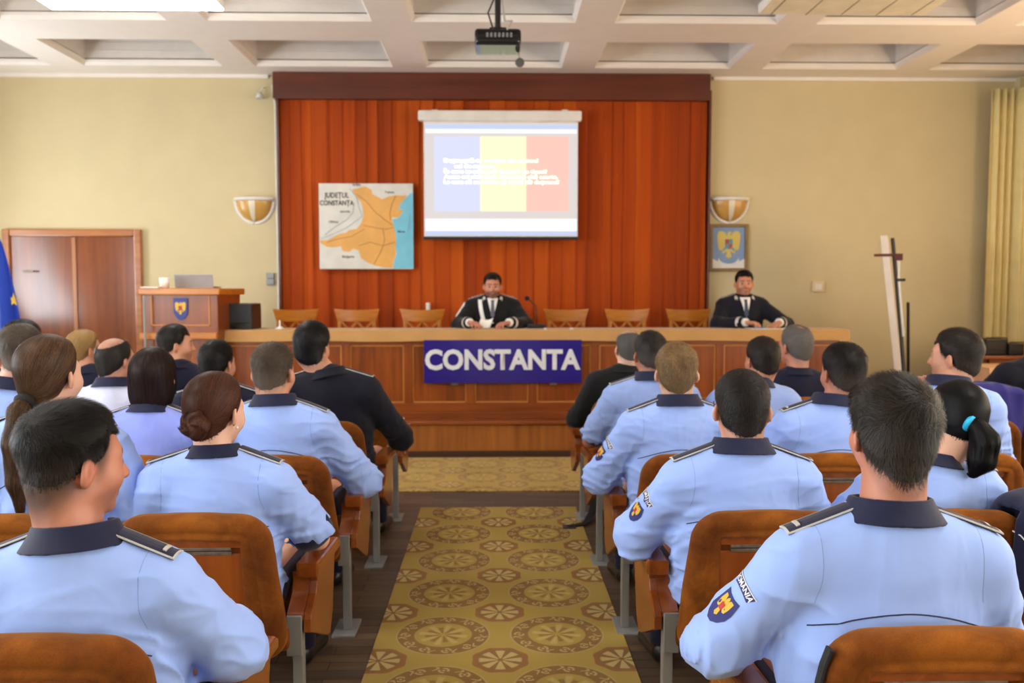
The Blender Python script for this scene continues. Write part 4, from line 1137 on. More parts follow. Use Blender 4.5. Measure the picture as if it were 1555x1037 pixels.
# ------------------------------------------------------------------ microphone, papers, small things
def small_things():
    zt = ZT+.001
    q = at(815, 497, 7.62); r = empty('microphone', (q.x, 7.62, zt), 'black gooseneck microphone on the desk beside the bearded officer', 'microphone')
    m = MB(); m.box((-.085, -.05, 0), (.085, .06, .035), .012, rot=None); m.build('base', M_BLACK, r)
    tip = at(800, 453, 7.60); tx, tz = tip.x-q.x, tip.z-zt
    m = MB(); m.tube([(0, .01, .03), (.0, .01, .12), (-.003, .008, .2), (tx*.45, 0, tz*.85), (tx*.8, -.01, tz*.97), (tx, -.02, tz)], .005, 8); m.build('gooseneck', M_BLACK, r, smooth=True)
    m = MB(); bm = m.bm; bmesh.ops.create_uvsphere(bm, u_segments=14, v_segments=10, radius=.022, matrix=Matrix.Translation((tx, -.03, tz))); m.build('windscreen', plain('foam windscreen', (16, 16, 17), .9), r, smooth=True)
    wp = plain('white paper', (236, 236, 232), .7)
    a = at(738, 495, 7.52); m = MB(); m.grid(lambda u, v: Vector((-.055+.11*u+.03*v, .03*v*v-.02, .004+.095*v-.02*math.sin(u*3)*v)), 8, 8)
    tag(m.build('folded_papers', wp, None, (a.x-.02, 7.50, zt), smooth=True), 'white folded papers held by the bearded officer at the desk', 'paper').modifiers.new('thick', 'SOLIDIFY').thickness = .002
    a = at(1160, 494, 7.5); m = MB(); m.box((-.19, -.10, 0), (.19, .12, .004), .001, rot=('Z', .05)); tag(m.build('paper_sheet', wp, None, (a.x+.03, 7.44, zt)), 'white paper sheets in front of the officer at the desk right end', 'paper')
    m = MB(); m.tube([(-.03, 0, .0055), (.05, .02, .0055), (.09, .06, .006)], .005); 
    tag(m.build('pen', plain('blue pen plastic', (96, 150, 210), .3), None, (a.x-.10, 7.36, zt+.004)), 'light blue pen lying on papers at the right end of the desk', 'pen')
    q = at(424, 499, 7.40); m = MB(); m.lathe([(.0001, 0), (.042, 0), (.044, .006), (.022, .02), (.009, .03), (.007, .075), (.0001, .08)], (0, 0, 0), 18)
    tag(m.build('desk_bell', plain('silver white bell metal', (214, 208, 200), .35), None, (q.x, 7.42, zt), smooth=True), 'small white bell with a knob on the left part of the desk', 'bell')
    q = at(868, 499, 7.4)
    for px, lb in ((828, 'small silver keys beside the microphone base on the desk'), (868, 'tiny white cap lying alone on the desk cloth')):
        q = at(px, 499, 7.35); m = MB(); m.lathe([(.0001, .014), (.014, .012), (.018, 0), (.0001, 0)], (0, 0, 0), 12); 
        tag(m.build('keys' if px == 828 else 'bottle_cap', M_SILVER, None, (q.x, 7.36, zt)), lb, 'keys' if px == 828 else 'cap')
small_things()
# ------------------------------------------------------------------ chairs behind the desk
def beech_chair(px, label, Y=8.35, first=[None], grp='beech chairs behind the desk'):
    if first[0] is None:
        r = empty('beech_chair', (0, 0, DZ), label, 'chair', grp)
        W = .215; H = .915
        zt = H; zr = H-.112
        m = MB()
        m.grid(lambda u, v: Vector(((-1+2*u)*(W-.025+.035*v), .03-.025*math.sin(PI*u)+.0, zr+(zt-zr)*v+.012*(2*u-1)**2*v)), 14, 6); m.grid(lambda u, v: Vector(((1-2*u)*(W-.025+.035*v), .052-.025*math.sin(PI*u), zr+(zt-zr)*v+.012*(2*u-1)**2*v)), 14, 6)
        m.grid(lambda u, v: Vector(((-1+2*u)*(W+.01), .03+.022*v-.025*math.sin(PI*u), zt+.012*(2*u-1)**2)), 14, 2)
        m.grid(lambda u, v: Vector(((-1+2*u)*(W-.025), .03+.022*v-.025*math.sin(PI*u), zr)), 14, 2)
        m.grid(lambda u, v: Vector(((W-.025+.035*u), .03+.022*v, zr+(zt-zr)*u+.012*u)), 6, 2); m.grid(lambda u, v: Vector((-(W-.025+.035*u), .03+.022*v, zr+(zt-zr)*u+.012*u)), 6, 2)
        m.build('top_rail', M_BEECH, r, auto=40)
        for sg in (1, -1):
            m = MB(); m.box((sg*(W-.045)-.018, .022, 0), (sg*(W-.045)+.018, .058, zr+.01), .006); m.build('leg', M_BEECH, r)
            m = MB(); m.box((sg*(W-.03)-.02, -.42, 0), (sg*(W-.03)+.02, -.38, .42), .006); m.build('leg', M_BEECH, r)
        z0 = zr-.28
        def bar(a, b):
            m = MB(); d = Vector(b)-Vector(a); n = Vector((-d.z, 0, d.x)).normalized()*.010
            m.prism([(a[0]+n.x, a[2]+n.z), (b[0]+n.x, b[2]+n.z), (b[0]-n.x, b[2]-n.z), (a[0]-n.x, a[2]-n.z)], 'y', .03, .05); m.build('lattice_bar', M_BEECH, r)
        w = W-.062; h2 = .085
        for a, b in (((-w, 0, zr), (-w/2, 0, zr-h2)), ((-w/2, 0, zr-h2), (0, 0, zr)), ((0, 0, zr), (w/2, 0, zr-h2)), ((w/2, 0, zr-h2), (w, 0, zr)),
                     ((-w, 0, zr-2*h2), (-w/2, 0, zr-h2)), ((-w/2, 0, zr-h2), (0, 0, zr-2*h2)), ((0, 0, zr-2*h2), (w/2, 0, zr-h2)), ((w/2, 0, zr-h2), (w, 0, zr-2*h2))): bar(a, b)
        m = MB(); m.box((-w-.02, .026, zr-2*h2-.04), (w+.02, .054, zr-2*h2), .006); m.build('lower_rail', M_BEECH, r)
        m = MB(); m.box((-W+.005, -.43, .42), (W-.005, .03, .46), .012); m.build('seat', M_VELVET, r)
        first[0] = r; o = r
    else:
        o = first[0].copy(); COL.objects.link(o)
        for ch in first[0].children: c = ch.copy(); COL.objects.link(c); c.parent = o
        o['label'] = label
    o.location = (at(px, 490, Y).x, Y, DZ)
    return o
for px, lb in ((448, 'golden beech chair with lattice back, first from the left behind the desk'), (541, 'golden beech chair with lattice back, second from the left behind the desk'), (641, 'golden beech lattice chair just left of the bearded officer'),
               (860, 'golden beech lattice chair just right of the desk microphone'), (953, 'golden beech lattice chair between two empty chairs right of the microphone'), (1046, 'golden beech lattice chair just left of the officer in navy at the desk end')):
    beech_chair(px, lb, grp='empty beech chairs behind the desk')
beech_chair(752, 'beech chair hidden behind the bearded officer in black', grp='occupied beech chairs behind the desk'); beech_chair(1124, 'beech chair showing at the shoulder of the officer in navy', grp='occupied beech chairs behind the desk')
# ------------------------------------------------------------------ things on the back wall
def sconce(px, lb):
    c = at(px, 303, YB); w = 28.5*YB/FPX; hgt = 35*YB/FPX
    r = empty('wall_sconce', (c.x, YB, c.z), lb, 'wall lamp', 'white half bowl wall sconces')
    amber = plain('amber glass', (206, 160, 84), .25, bumps=.1)
    f = lambda t, ph, k=1.0: Vector((k*w*math.cos(t)*math.cos(ph)*1.0, -k*w*.62*math.sin(t)*math.cos(ph) if True else 0, -k*hgt*math.sin(ph)))
    m = MB(); m.grid(lambda u, v: f(PI*u, PI/2*v*.985, .95), 32, 14); m.build('glass_bowl', amber, r, smooth=True)
    m = MB()
    m.tube([f(PI*i/24, 0, 1.0) for i in range(25)], .02, 8); m.build('rim', M_WHITEP, r, smooth=True)
    m = MB()
    for t in (0.02, PI-.02): m.tube([f(t, PI/2*i/14, 1.0) for i in range(15)], .021, 8)
    m.build('side_band', M_WHITEP, r, smooth=True)
    m = MB(); m.grid(lambda u, v: f(PI/2-.17+.34*u, PI/2*v*.98, .985), 5, 14); m.build('centre_band', plain('frosted glass band', (225, 215, 190), .4), r, smooth=True)
    m = MB(); m.box((-w*.6, -.02, -hgt*.7), (w*.6, -.001, .0)); m.build('back_plate', M_WHITEP, r)
sconce(387, 'white and amber half bowl sconce on the wall left of the curtain'); sconce(1107, 'white and amber half bowl sconce above the framed eagle emblem')
def wall_things():
    Y = YB-.012
    a, b = at(1077.5, 340, Y), at(1135, 412, Y); r = empty('framed_emblem', ((a.x+b.x)/2, YB, (a.z+b.z)/2), 'gilt framed eagle coat of arms picture right of the curtain', 'picture')
    w, h = (b.x-a.x)/2, (a.z-b.z)/2; t = .035
    m = MB()
    for bx in ((-w, -.035, -h, -w+t, -.001, h), (w-t, -.035, -h, w, -.001, h), (-w+t, -.035, h-t, w-t, -.001, h), (-w+t, -.035, -h, w-t, -.001, -h+t)): m.box(bx[:3], bx[3:], .008)
    m.build('frame', plain('aged gilt frame', (138, 108, 62), .45, var=.2, nscale=30), r)
    m = MB(); m.box((-w+t, -.015, -h+t), (w-t, -.002, h-t)); p = m.build('picture_panel', plain('picture blue', (118, 146, 190), .35), r)
    eagle_parts(p, 0, .04, -.015, (w-t)*.78, plain('pale gold', (214, 192, 96), .5), plain('emblem teal', (86, 150, 170), .5), M_EMR)
    m = MB(); k = w-t
    m.prism([(-k, -h+t), (-k, -h+t+.10), (-k*.1, -h+t+.02), (k*.1, -h+t+.02), (k, -h+t+.10), (k, -h+t)], 'y', -.018, -.014); m.build('white_corner', M_WHITE, p)
    m = MB(); m.grid(lambda u, v: Vector((k*.6*math.cos(PI+PI*u)*(1+.1*v), -.021, -h*.42-(.055+.035*v)*1.2*math.sin(PI*u)-.03*v+.0)), 16, 3); m.build('ribbon', M_WHITE, p)
    a, b = at(1233, 427, YB), at(1250, 443, YB); m = MB(); m.box((a.x, YB-.03, b.z), (b.x, YB-.001, a.z), .006); o = m.build('wall_switch', plain('switch plate', (226, 206, 172), .4)); tag(o, 'small cream square switch plate on the right wall area', 'switch')
    m = MB(); m.box((a.x+.025, YB-.036, b.z+.025), (b.x-.025, YB-.028, a.z-.025), .004); m.build('rocker', M_WHITEP, o)
    a, b = at(405, 414, YB), at(418, 433, YB); r = empty('wall_control', ((a.x+b.x)/2, YB, (a.z+b.z)/2), 'grey two part control box on the wall left of the curtain', 'switch'); w = (b.x-a.x)/2; h = (a.z-b.z)/2
    for s in (1, -1):
        m = MB(); m.box((-w, -.04, s*h/2-h*.46), (w, -.001, s*h/2+h*.46), .01); m.build('control_unit', plain('grey plastic', (150, 156, 158), .4), r)
    c = at(398, 148, YB); r = empty('spot_lamp', (c.x, YB, c.z), 'small white spot lamp at the top of the wall left of curtain', 'lamp')
    m = MB(); m.tube([(.03, -.001, .10), (.03, -.06, .08), (.0, -.09, .03)], .008); m.build('arm', M_WHITEP, r)
    m = MB(); m.lathe([(.0001, .04), (.022, .035), (.042, -.03), (.036, -.03), (.0001, .0)], (0, -.09, 0), 16); m.build('lamp_shade', M_SILVER, r, smooth=True)
    c = at(650, 466, YB-.17); m = MB(); m.box((c.x-.022, YB-.20, c.z-.045), (c.x+.022, YB-.13, c.z+.045), .012); tag(m.build('white_socket', M_WHITEP), 'small white box on the orange curtain above a beech chair', 'socket')
wall_things()
# ------------------------------------------------------------------ projector
def projector():
    Y = 6.2; c = at(756, 62, Y)
    r = empty('ceiling_projector', (c.x, Y, c.z), 'black projector hanging from the coffered ceiling', 'projector')
    w = 34*Y/FPX; h = .062
    pl = plain('black gloss plastic', (16, 16, 18), .12)
    m = MB(); m.box((-w, -.13, -h), (w, .14, h*.85), .03, seg=3); m.build('housing', pl, r, auto=40)
    m = MB(); m.box((-w*.97, -.128, -h-.002), (w*.97, .138, -h+.02), .008); m.build('bottom_plate', plain('polished bottom plate', (60, 62, 70), .06, .9), r)
    m = MB(); m.tube([(w*.5, .12, 0), (w*.5, .19, 0)], .036, 20); m.build('lens', pl, r)
    m = MB()
    for i in range(7): m.box((-w*.5+i*.028, -.134, -.012), (-w*.5+i*.028+.016, -.128, .02), .002)
    m.build('port_row', plain('grey ports', (120, 120, 118), .5), r)
    m = MB(); m.tube([(0, 0, h*.8), (0, 0, ZC+.3-c.z)], .022, 12); m.box((-.06, -.06, h*.8), (.06, .06, h*.8+.03), .006)
    for s in (1, -1): m.tube([(0, 0, h+.04), (s*w*.7, .05, h*.9), (s*w*.75, .05, h*.6)], .010, 8)
    m.build('mount', M_BLACK, r)
    m = MB(); m.tube([(.05, -.09, 0), (.07, -.13, .05), (.10, -.10, .11), (.05, -.03, .13), (.028, -.01, .3), (.026, 0, ZC+.25-c.z)], .007); m.build('cable', plain('grey cable', (170, 165, 158), .5), r)
    m = MB(); m.tube([(-.03, -.07, h*.8), (-.07, -.05, .18), (-.024, -.01, .3), (-.024, 0, ZC+.25-c.z)], .006); m.build('cable', M_BLACK, r)
    m = MB(); q = at(790, 87, Y); dx, dz = q.x-c.x, q.z-c.z; m.tube([(dx-.015, .13, -h*.5), (dx, .14, dz+.03)], .002, 5); m.tube([(dx, .138, dz), (dx+.002, .148, dz)], .034, 20); m.build('lens_cap', plain('grey cap', (92, 86, 80), .5), r)
projector()
# ------------------------------------------------------------------ ceiling lamps
def lamp(x, y, on, lb, z=3.40):
    r = empty('ceiling_lamp', (x, y, z), lb, 'ceiling lamp', 'rectangular fluorescent ceiling lamps')
    w, l, h = .605, .30, .07
    m = MB(); m.box((-w, -l, .012), (w, l, h), .006); m.build('housing', M_WHITEP, r)
    df = emis('lit lamp diffuser', (255, 252, 246), 14.0) if on else plain('unlit lamp diffuser', (236, 226, 200), .5)
    m = MB(); m.box((-w+.004, -l+.004, 0), (w-.004, l-.004, .02), .004); d = m.build('diffuser', df, r)
    if on:
        m = MB(); m.box((-w+.03, -l+.03, h-.004), (w-.03, l-.03, h+.004), .002); m.build('added_uplight', df, r)  # glowing panel added on top of the housing to brighten the ceiling
    if not on:
        m = MB()
        for i in range(5): m.box((-w+.09+i*.255, -l, -.002), (-w+.096+i*.255, l, .004))
        m.build('diffuser_seam', plain('lamp seam', (150, 140, 120), .6), r)
    for sx in (-.45, .45):
        m = MB(); m.tube([(sx, 0, h), (sx, 0, ZC-z)], .008, 8); m.build('hanger', M_WHITEP, r)
YLAMP = 6.17-.30
lamp(-2.53, YLAMP, True, 'bright lit fluorescent lamp under the ceiling at upper left')
lamp(2.50, YLAMP, False, 'unlit cream fluorescent lamp under the ceiling at upper right')
for y in (2.04, -2.27):
    for x in (-2.53, 2.50): lamp(x, y, True, 'lit fluorescent lamp hanging nearer the rear of the hall')
# ------------------------------------------------------------------ carpets
CG = (.466, .478)
m = MB(); m.box((-.485, .6, 0), (.525, 5.42, .008), .002); o = m.build('aisle_carpet', mat_carpet('aisle carpet weave', *CG, -.215, 3.86))
tag(o, 'ochre aisle carpet with brown medallions between the seat blocks', 'carpet')
m = MB(); m.box((-3.4, 5.86, 0), (3.6, 7.05, .008), .002); o = m.build('cross_carpet', mat_carpet('cross carpet weave', *CG, -.10, 6.3, .45))
tag(o, 'paler patterned carpet running along the foot of the dais', 'carpet')
# ------------------------------------------------------------------ flag
def flag():
    c = at(4, 360, 6.6); r = empty('flag', (c.x-.06, 6.6, 0), 'blue flag with yellow stars hanging at the left edge', 'flag')
    zt = at(4, 345, 6.6).z
    m = MB(); m.tube([(-.10, 0, 0), (0, 0, zt+.15)], .016, 12); m.lathe([(.0001, .03), (.2, .025), (.21, 0), (.0001, 0)], (-.10, 0, 0), 20); m.build('pole', M_WOODT, r)
    def fn(u, v):
        wd = .08+.26*v**.8
        return Vector((.0-.02+wd*u*1.0-.06*v*0, .06*math.sin(u*9+v*2)*(.3+v)*.8-.04, zt-.02-1.32*v-.25*u*(1-v)*.3))
    m = MB(); m.grid(fn, 40, 40); f = m.build('cloth', cloth('blue flag cloth', (28, 62, 170), .6), r, smooth=True)
    f.modifiers.new('thick', 'SOLIDIFY').thickness = .003
    for u, v in ((.86, .56), (.80, .38), (.55, .70)):
        m = MB(); p = fn(u, v)
        pts = [((.055 if i % 2 == 0 else .024)*math.sin(PI*i/5), (.055 if i % 2 == 0 else .024)*math.cos(PI*i/5)) for i in range(10)]
        p.y -= .012; m.prism([(p.x+a*.7, p.z+b) for a, b in pts], 'y', p.y-.003, p.y); m.build('star', plain('flag star yellow', (232, 190, 40), .6), r)
flag()
# ------------------------------------------------------------------ easel board, table and boxes on the right
def right_side():
    Y = 7.55
    t, b_ = at(1345, 357, Y), at(1365, 575, Y)
    r = empty('flipchart_easel', (b_.x, Y, 0), 'white flipchart board on a black easel seen edge on', 'easel', rotz=-.452)
    zt = t.z; dx = t.x-b_.x; zb = .55; sl = dx/(t.z-b_.z)
    X = lambda z: sl*(z-b_.z)
    m = MB(); M = Matrix.Rotation(0, 3, 'Z')
    m.prism([(X(zb)-.030, zb), (X(zb)+.030, zb), (X(zt)+.030, zt), (X(zt)-.030, zt)], 'y', -.02, .70, .004); m.build('board', plain('white board face', (226, 214, 204), .3), r)
    m = MB()
    for yy in (.06, .60):
        m.tube([(X(zt)+.07, yy, zt-.02), (X(1.0)+.055, yy, 1.0), (.10, yy-.05 if yy < .3 else yy+.05, 0)], .016, 8)
    m.tube([(.06, .40, 1.3), (.10, .95, 0)], .014, 8); m.build('leg', M_BLACK, r)
    z1 = at(1350, 387, Y).z; z2 = at(1350, 425, Y).z
    m = MB(); m.box((X(z1)-.10, -.03, z1-.012), (X(z1)+.11, 0, z1+.012), .003); m.box((X(z1)+.07, -.04, z1-.05), (X(z1)+.14, .01, z1+.012), .006); m.build('clamp_bar', plain('dark red clamp', (92, 30, 26), .5), r)
    m = MB(); m.tube([(X(z1)+.105, -.02, z1-.04), (X(z2)+.085, -.02, z2), (X(1.0)+.075, -.02, 1.0)], .010, 8); m.build('side_rod', M_SILVER, r)
    m = MB(); m.box((X(z2)+.05, -.04, z2-.012), (X(z2)+.14, .01, z2+.012), .004); m.build('clamp', M_BLACK, r)
    # table
    c = at(1500, 541, 7.9); zt = c.z
    r = empty('side_table', (c.x+.45, 7.9, 0), 'reddish wooden table standing against the right wall', 'table')
    m = MB(); m.box((-.48, 0, zt-.03), (.44, .75, zt), .005); m.build('table_top', M_WOODX, r)
    m = MB(); m.box((-.44, .03, .1), (-.41, .70, zt-.03), .004); m.box((.38, .03, .1), (.41, .70, zt-.03), .004); m.box((-.44, .03, .25), (.41, .05, zt-.03)); m.build('carcass', M_WOODD, r)
    for sx in (-.43, .39):
        for sy in (.05, .68): m = MB(); m.box((sx-.02, sy-.02, 0), (sx+.02, sy+.02, .12), .003); m.build('leg', M_WOODD, r)
    def dev(px0, py0, px1, lb, nm, dy=.12, d=.28):
        a, b = at(px0, py0, 7.9+dy), at(px1, py0, 7.9+dy); r = empty(nm, ((a.x+b.x)/2, 7.9+dy, zt+.001), lb, 'equipment'); w = (b.x-a.x)/2; h = max(.05, a.z-zt)
        m = MB(); m.box((-w, 0, 0), (w, d, h), .012); m.build('case', M_BLACK, r)
        m = MB(); m.box((-w*.8, -.004, h*.35), (w*.8, .004, h*.75), .002)
        m.build('front_panel', plain('smoked panel', (48, 40, 40), .3), r)
        m = MB(); m.tube([(-w*.9, .006, h), (-w*.9, .006, h+.012), (w*.9, .006, h+.012), (w*.9, .006, h)], .006, 6); m.build('handle', plain('dark handle', (36, 30, 30), .4), r)
    dev(1497, 515, 1531, 'black equipment case, taller one on the right side table', 'equipment_case', .16)
    dev(1533, 522, 1556, 'low black device at the right end of the side table', 'equipment_case', .12)
    dev(1487, 521, 1496.5, 'narrow black box at the left end of the side table', 'equipment_case', .2, .2)
    a, b = at(1503, 560, 7.2), at(1533, 590, 7.2); r = empty('small_table', ((a.x+b.x)/2+.12, 7.2, 0), 'small table under a cream cloth before the reddish table', 'table'); w = (b.x-a.x)/2+.12
    m = MB(); m.box((-w, 0, a.z-.03), (w, .45, a.z), .006); m.build('table_top', M_WOODT, r)
    m = MB(); m.grid(lambda u, v: Vector((-w-.01+(2*w+.02)*u, -.012-.01*v*math.sin(u*20), a.z+.004-.40*v)), 40, 8); m.grid(lambda u, v: Vector((-w-.012, -.012+.47*u, a.z+.004-.40*v)), 10, 4); m.box((-w-.012, -.012, a.z+.001), (w+.012, .46, a.z+.006)); tc_ = m.build('cloth_cover', plain('cream cloth', (214, 170, 128), .8), r)
    for sx in (-w+.03, w-.03):
        for sy in (.03, .42): m = MB(); m.box((sx-.02, sy-.02, 0), (sx+.02, sy+.02, a.z-.03)); m.build('leg', M_WOODT, r)
    # pale curtain in the right back corner
    def fn(u, v):
        x = 5.16+.40*u; return Vector((x, 8.78-.75*max(0, u-.6)+.035*math.sin(u*34), .55+2.95*v))
    m = MB(); m.grid(fn, 70, 12); o = m.build('side_curtain', cloth('pale yellow curtain', (236, 220, 162), .8), None, smooth=True)
    tag(o, 'pale yellow curtain hanging in the right rear corner', 'curtain'); o.modifiers.new('thick', 'SOLIDIFY').thickness = .004
right_side()
# ------------------------------------------------------------------ auditorium chairs
SEATZ, ROW0, PITCH_Y = .38, 1.59, .857
COLS = {'L': [-.875, -1.40, -1.93, -2.46, -2.99], 'R': [.80, 1.33, 1.86, 2.39, 2.92, 3.45]}
def chair_meshes():
    HB = .78; zb = .33; tk = .085
    def hw(z): return .262-.044*np.clip((z-zb)/(HB-zb), 0, 1)**1.3
    def back(P):
        z = P[:, 2]; y = P[:, 1]+.20*(z-HB)*1.0*.55-.0 # reclined
        x = np.abs(P[:, 0]); bow = .012*np.cos(np.clip(P[:, 0]/.22, -1, 1)*PI/2)
        zt = HB-.012+.012*np.cos(np.clip(P[:, 0]/.22, -1, 1)*1.57)
        r2 = .075
        q = np.stack([x-hw(z)+r2, np.abs(z-(zb+zt)/2)-(zt-zb)/2+r2], 1)
        d2 = np.sqrt((np.maximum(q, 0)**2).sum(1))+np.minimum(q.max(1), 0)-r2
        yy = y+tk/2-bow*0
        r = .036
        qq = np.stack([d2+r, np.abs(yy)-tk/2+r], 1)
        d = np.sqrt((np.maximum(qq, 0)**2).sum(1))+np.minimum(qq.max(1), 0)-r
        rear = sst(-.01, -.03, yy)
        d = d+.0045*np.exp(-((d2+.052)/.006)**2)*rear
        # wood panel recess in the rear
        rec = np.maximum(np.maximum(x-.150, np.abs(z-.555)-.150), (yy+.020))
        d = smax(d, -rec, .006)
        return d-.0018*wav(P, 22, 4)
    V, Fq = nets(back, (-.29, -.16, zb-.03), (.29, .20, HB+.03), .0055)
    o = mesh_np('back', V, Fq, M_VELVET); me = o.data; bpy.data.objects.remove(o)
    return me
def make_theatre_chair(sg, bme):
    """sg=+1: aisle side at +x"""
    r = empty('theatre_chair', (0, 0, 0), 'x y z w', 'chair')
    link('back', bme, None, r)
    yz = lambda z: -.11*(z-.78)
    def recbox(m, x0, x1, d0, d1, z0, z1, bev=.002):
        """box on the reclined rear plane; d = distance behind the front of the back"""
        n = len(m.bm.verts); m.box((x0, -d1, z0), (x1, -d0, z1), bev)
        for v in list(m.bm.verts)[n:]: v.co.y += yz(v.co.z)
    pnl = MB(); recbox(pnl, -.149, .149, .050, .066, .406, .664); w = pnl.build('writing_board', M_WOODP, r)
    m = MB(); recbox(m, -.149, .149, .050, .070, .682, .704); m.build('board_rail', M_WOODC, w)
    m = MB(); recbox(m, -.118, .118, .062, .0705, .661, .671, .001); recbox(m, -.118, .118, .062, .0705, .674, .683, .001)
    for i in range(3): recbox(m, -.075+i*.07, -.069+i*.07, .066, .0725, .665, .668, .0005); recbox(m, -.075+i*.07, -.069+i*.07, .066, .0725, .677, .680, .0005)
    m.build('hinge', M_STEELD, w)
    m = MB(); m.box((-.24, .10, .30), (.24, .55, .385), .03, seg=3); m.build('seat', M_VELVET, r, auto=50)
    x = sg*.285
    m = MB(); m.prism([(.16, .565), (.50, .548), (.53, .53), (.53, .505), (.16, .520)], 'x', x-.036, x+.036, .009); a = m.build('armrest', M_WOODC, r)
    xo = sg*.305
    S = [(.21, .522), (.215, .49), (.20, .455), (.155, .43), (.125, .415), (.12, .40)]
    m = MB(); m.prism([(.51, .507)]+S+[(.12, .36), (.36, .25), (.41, .24), (.455, .30)], 'x', min(xo, xo-sg*.026), max(xo, xo-sg*.026), .004); m.build('side_panel', M_WOODC, r)
    m = MB()
    m.grid(lambda u, v: Vector((xo-sg*(.026+.052*v), *[a+(b-a)*0 for a, b in zip(_curve(S, u), (0, 0))])), 16, 2)
    m.build('arm_support', M_WOODC, r, smooth=True)
    m = MB(); m.box((min(xo-sg*.030, xo-sg*.078), .115, .285), (max(xo-sg*.030, xo-sg*.078), .16, .412), .003); m.build('steel_bracket', M_STEEL, r)
    m = MB(); m.box((min(xo-sg*.030, xo-sg*.062), .125, .012), (max(xo-sg*.030, xo-sg*.062), .165, .30), .004); lg = m.build('leg', M_STEEL, r)
    m = MB(); m.box((min(xo-sg*.005, xo-sg*.10), .07, .0), (max(xo-sg*.005, xo-sg*.10), .25, .012), .003); m.build('foot_plate', M_STEEL, lg)
    return r
def _curve(S, u):
    t = u*(len(S)-1); i = min(int(t), len(S)-2); f = t-i
    return [S[i][k]+(S[i+1][k]-S[i][k])*f for k in range(2)]
_bme = chair_meshes()
CH = {'L': make_theatre_chair(1, _bme), 'R': make_theatre_chair(-1, _bme)}
_used = set()
def chair(side, row, col, label, cat='theatre seats'):
    X = COLS[side][col]; Yc = ROW0+PITCH_Y*row
    src = CH[side]
    if side not in _used: o = src; _used.add(side)
    else:
        o = src.copy(); COL.objects.link(o)
        for ch in src.children:
            c = ch.copy(); COL.objects.link(c); c.parent = o
            for g in ch.children: e = g.copy(); COL.objects.link(e); e.parent = c
    o.location = (X, Yc, 0); o['label'] = label; o['group'] = 'brown velvet theatre chairs, %s block' % ('left' if side == 'L' else 'right')
    return o
# ------------------------------------------------------------------ the audience
def seat_person(label, blk, row, col, px, py, dx=0.0, rot=0.0, **k):
    Yn = ROW0+PITCH_Y*row; X = COLS[blk][col]+dx; Yh = Yn+.22
    lean = k.get('lean', .16)
    q = at(px, py, Yn+.13)
    k.setdefault('tt', .016)
    T = q.z-SEATZ-k['tt']*.9
    near = row <= 1
    k.setdefault('h', .005 if row == 0 else .007 if row <= 2 else .009)
    k.setdefault('seed', int(px)); k.setdefault('hres', .0045 if row <= 1 else .006)
    if k.get('hair', 'short') == 'short': k.setdefault('hair', 'short')
    k.setdefault('strands', [15000, 11000, 7000, 3000, 2500][row])
    k.setdefault('swidth', [.0010, .0011, .0014, .0018, .0020][row])
    s = make_person(label, X, Yh, SEATZ, rot, T=T, hx=q.x-X-k.get('nx', 0), **{a: b for a, b in k.items() if a != 'nx'})
    return s
BLK, DBR, GRY, BRN, GIN, LBR, BLD = (22, 18, 17), (44, 32, 26), (92, 84, 78), (66, 46, 36), (122, 92, 60), (84, 62, 48), (196, 160, 104)
P = {}
# left block
P['L1'] = seat_person('man in light blue shirt with cropped black hair turned right, nearest on the left', 'L', 0, 0, 102, 610, dx=.018, yaw=-40, pitch=-3, haircol=BLK, hairhi=(70, 62, 58), skin='red',
    boards='bar', tt=.019, ts=.0012, zf=.074, zn=-.062, fade=.85, fadew=.06,  sidegrey=(58, 50, 46), lift=.006, jit=.2, lenk=1.2, arms={'r': dict(el=(.272, .03, .245), wr=(.19, .29, .19))}, stubble=.25, seam=True, hs=.95, zup=.0)
P['L2'] = seat_person('woman in light blue shirt with auburn hair in a low bun and pearl earring', 'L', 1, 0, 322, 565, dx=.02, fem=True, yaw=-20, pitch=-4, haircol=(58, 34, 26), hairhi=(136, 82, 56), hik=.9, skin='fair', hair='bun',
    gather=(.018, -.10, -.03), bunc=(.018, -.122, -.032), tt=.014, ts=.012, zf=.072, zn=-.105, boards='edge', strands=9000, sleeve=-.10, cuff=True, bw=.98, arms={'r': dict(el=(.275, .05, .23), wr=(.20, .28, .19))})
P['L3'] = seat_person('woman in light blue shirt with long brown ponytail in a black scrunchie', 'L', 1, 1, 72, 507, dx=.05, fem=True, yaw=-12, pitch=2, haircol=(60, 42, 30), hairhi=(150, 112, 80), hik=.8, skin='fair', hair='tail',
    gather=(-.005, -.105, -.062), tailpts=[(0, 0, 0), (-.005, -.035, -.03), (-.01, -.05, -.12), (-.01, -.045, -.24), (-.01, -.04, -.33)], tailr=[.016, .024, .030, .024, .008], tie=plain('black scrunchie', (18, 17, 18), .8), tier=(.020, .011),
    tt=.015, ts=.012, zf=.072, zn=-.10, boards='edge', strands=9000, bw=.96)
P['L4'] = seat_person('man in light blue shirt with cropped grey brown hair, elbow on the aisle armrest', 'L', 2, 0, 413, 520, dx=-.02, yaw=-12, haircol=(70, 58, 48), hairhi=(150, 132, 112), skin='mid', boards='edge', tt=.013, ts=.004, zn=-.09, fade=.3,
    sidegrey=(104, 92, 80), lenk=.6, arms={'r': dict(el=(.335, .05, .22), wr=(.26, .30, .17), d=(0, .6, -.6), n=(.7, .3, .6))}, bw=1.05)
P['L5'] = seat_person('woman in lavender blue shirt with a dark brown bob to the collar', 'L', 2, 1, 228, 528, dx=.0, fem=True, yaw=0, haircol=(36, 24, 22), hairhi=(96, 66, 56), skin='fair', hair='bob', tt=.016, boards='edge', strands=6000, shirtmat=M_SHIRT_L, bw=.98, seamdz=.17)
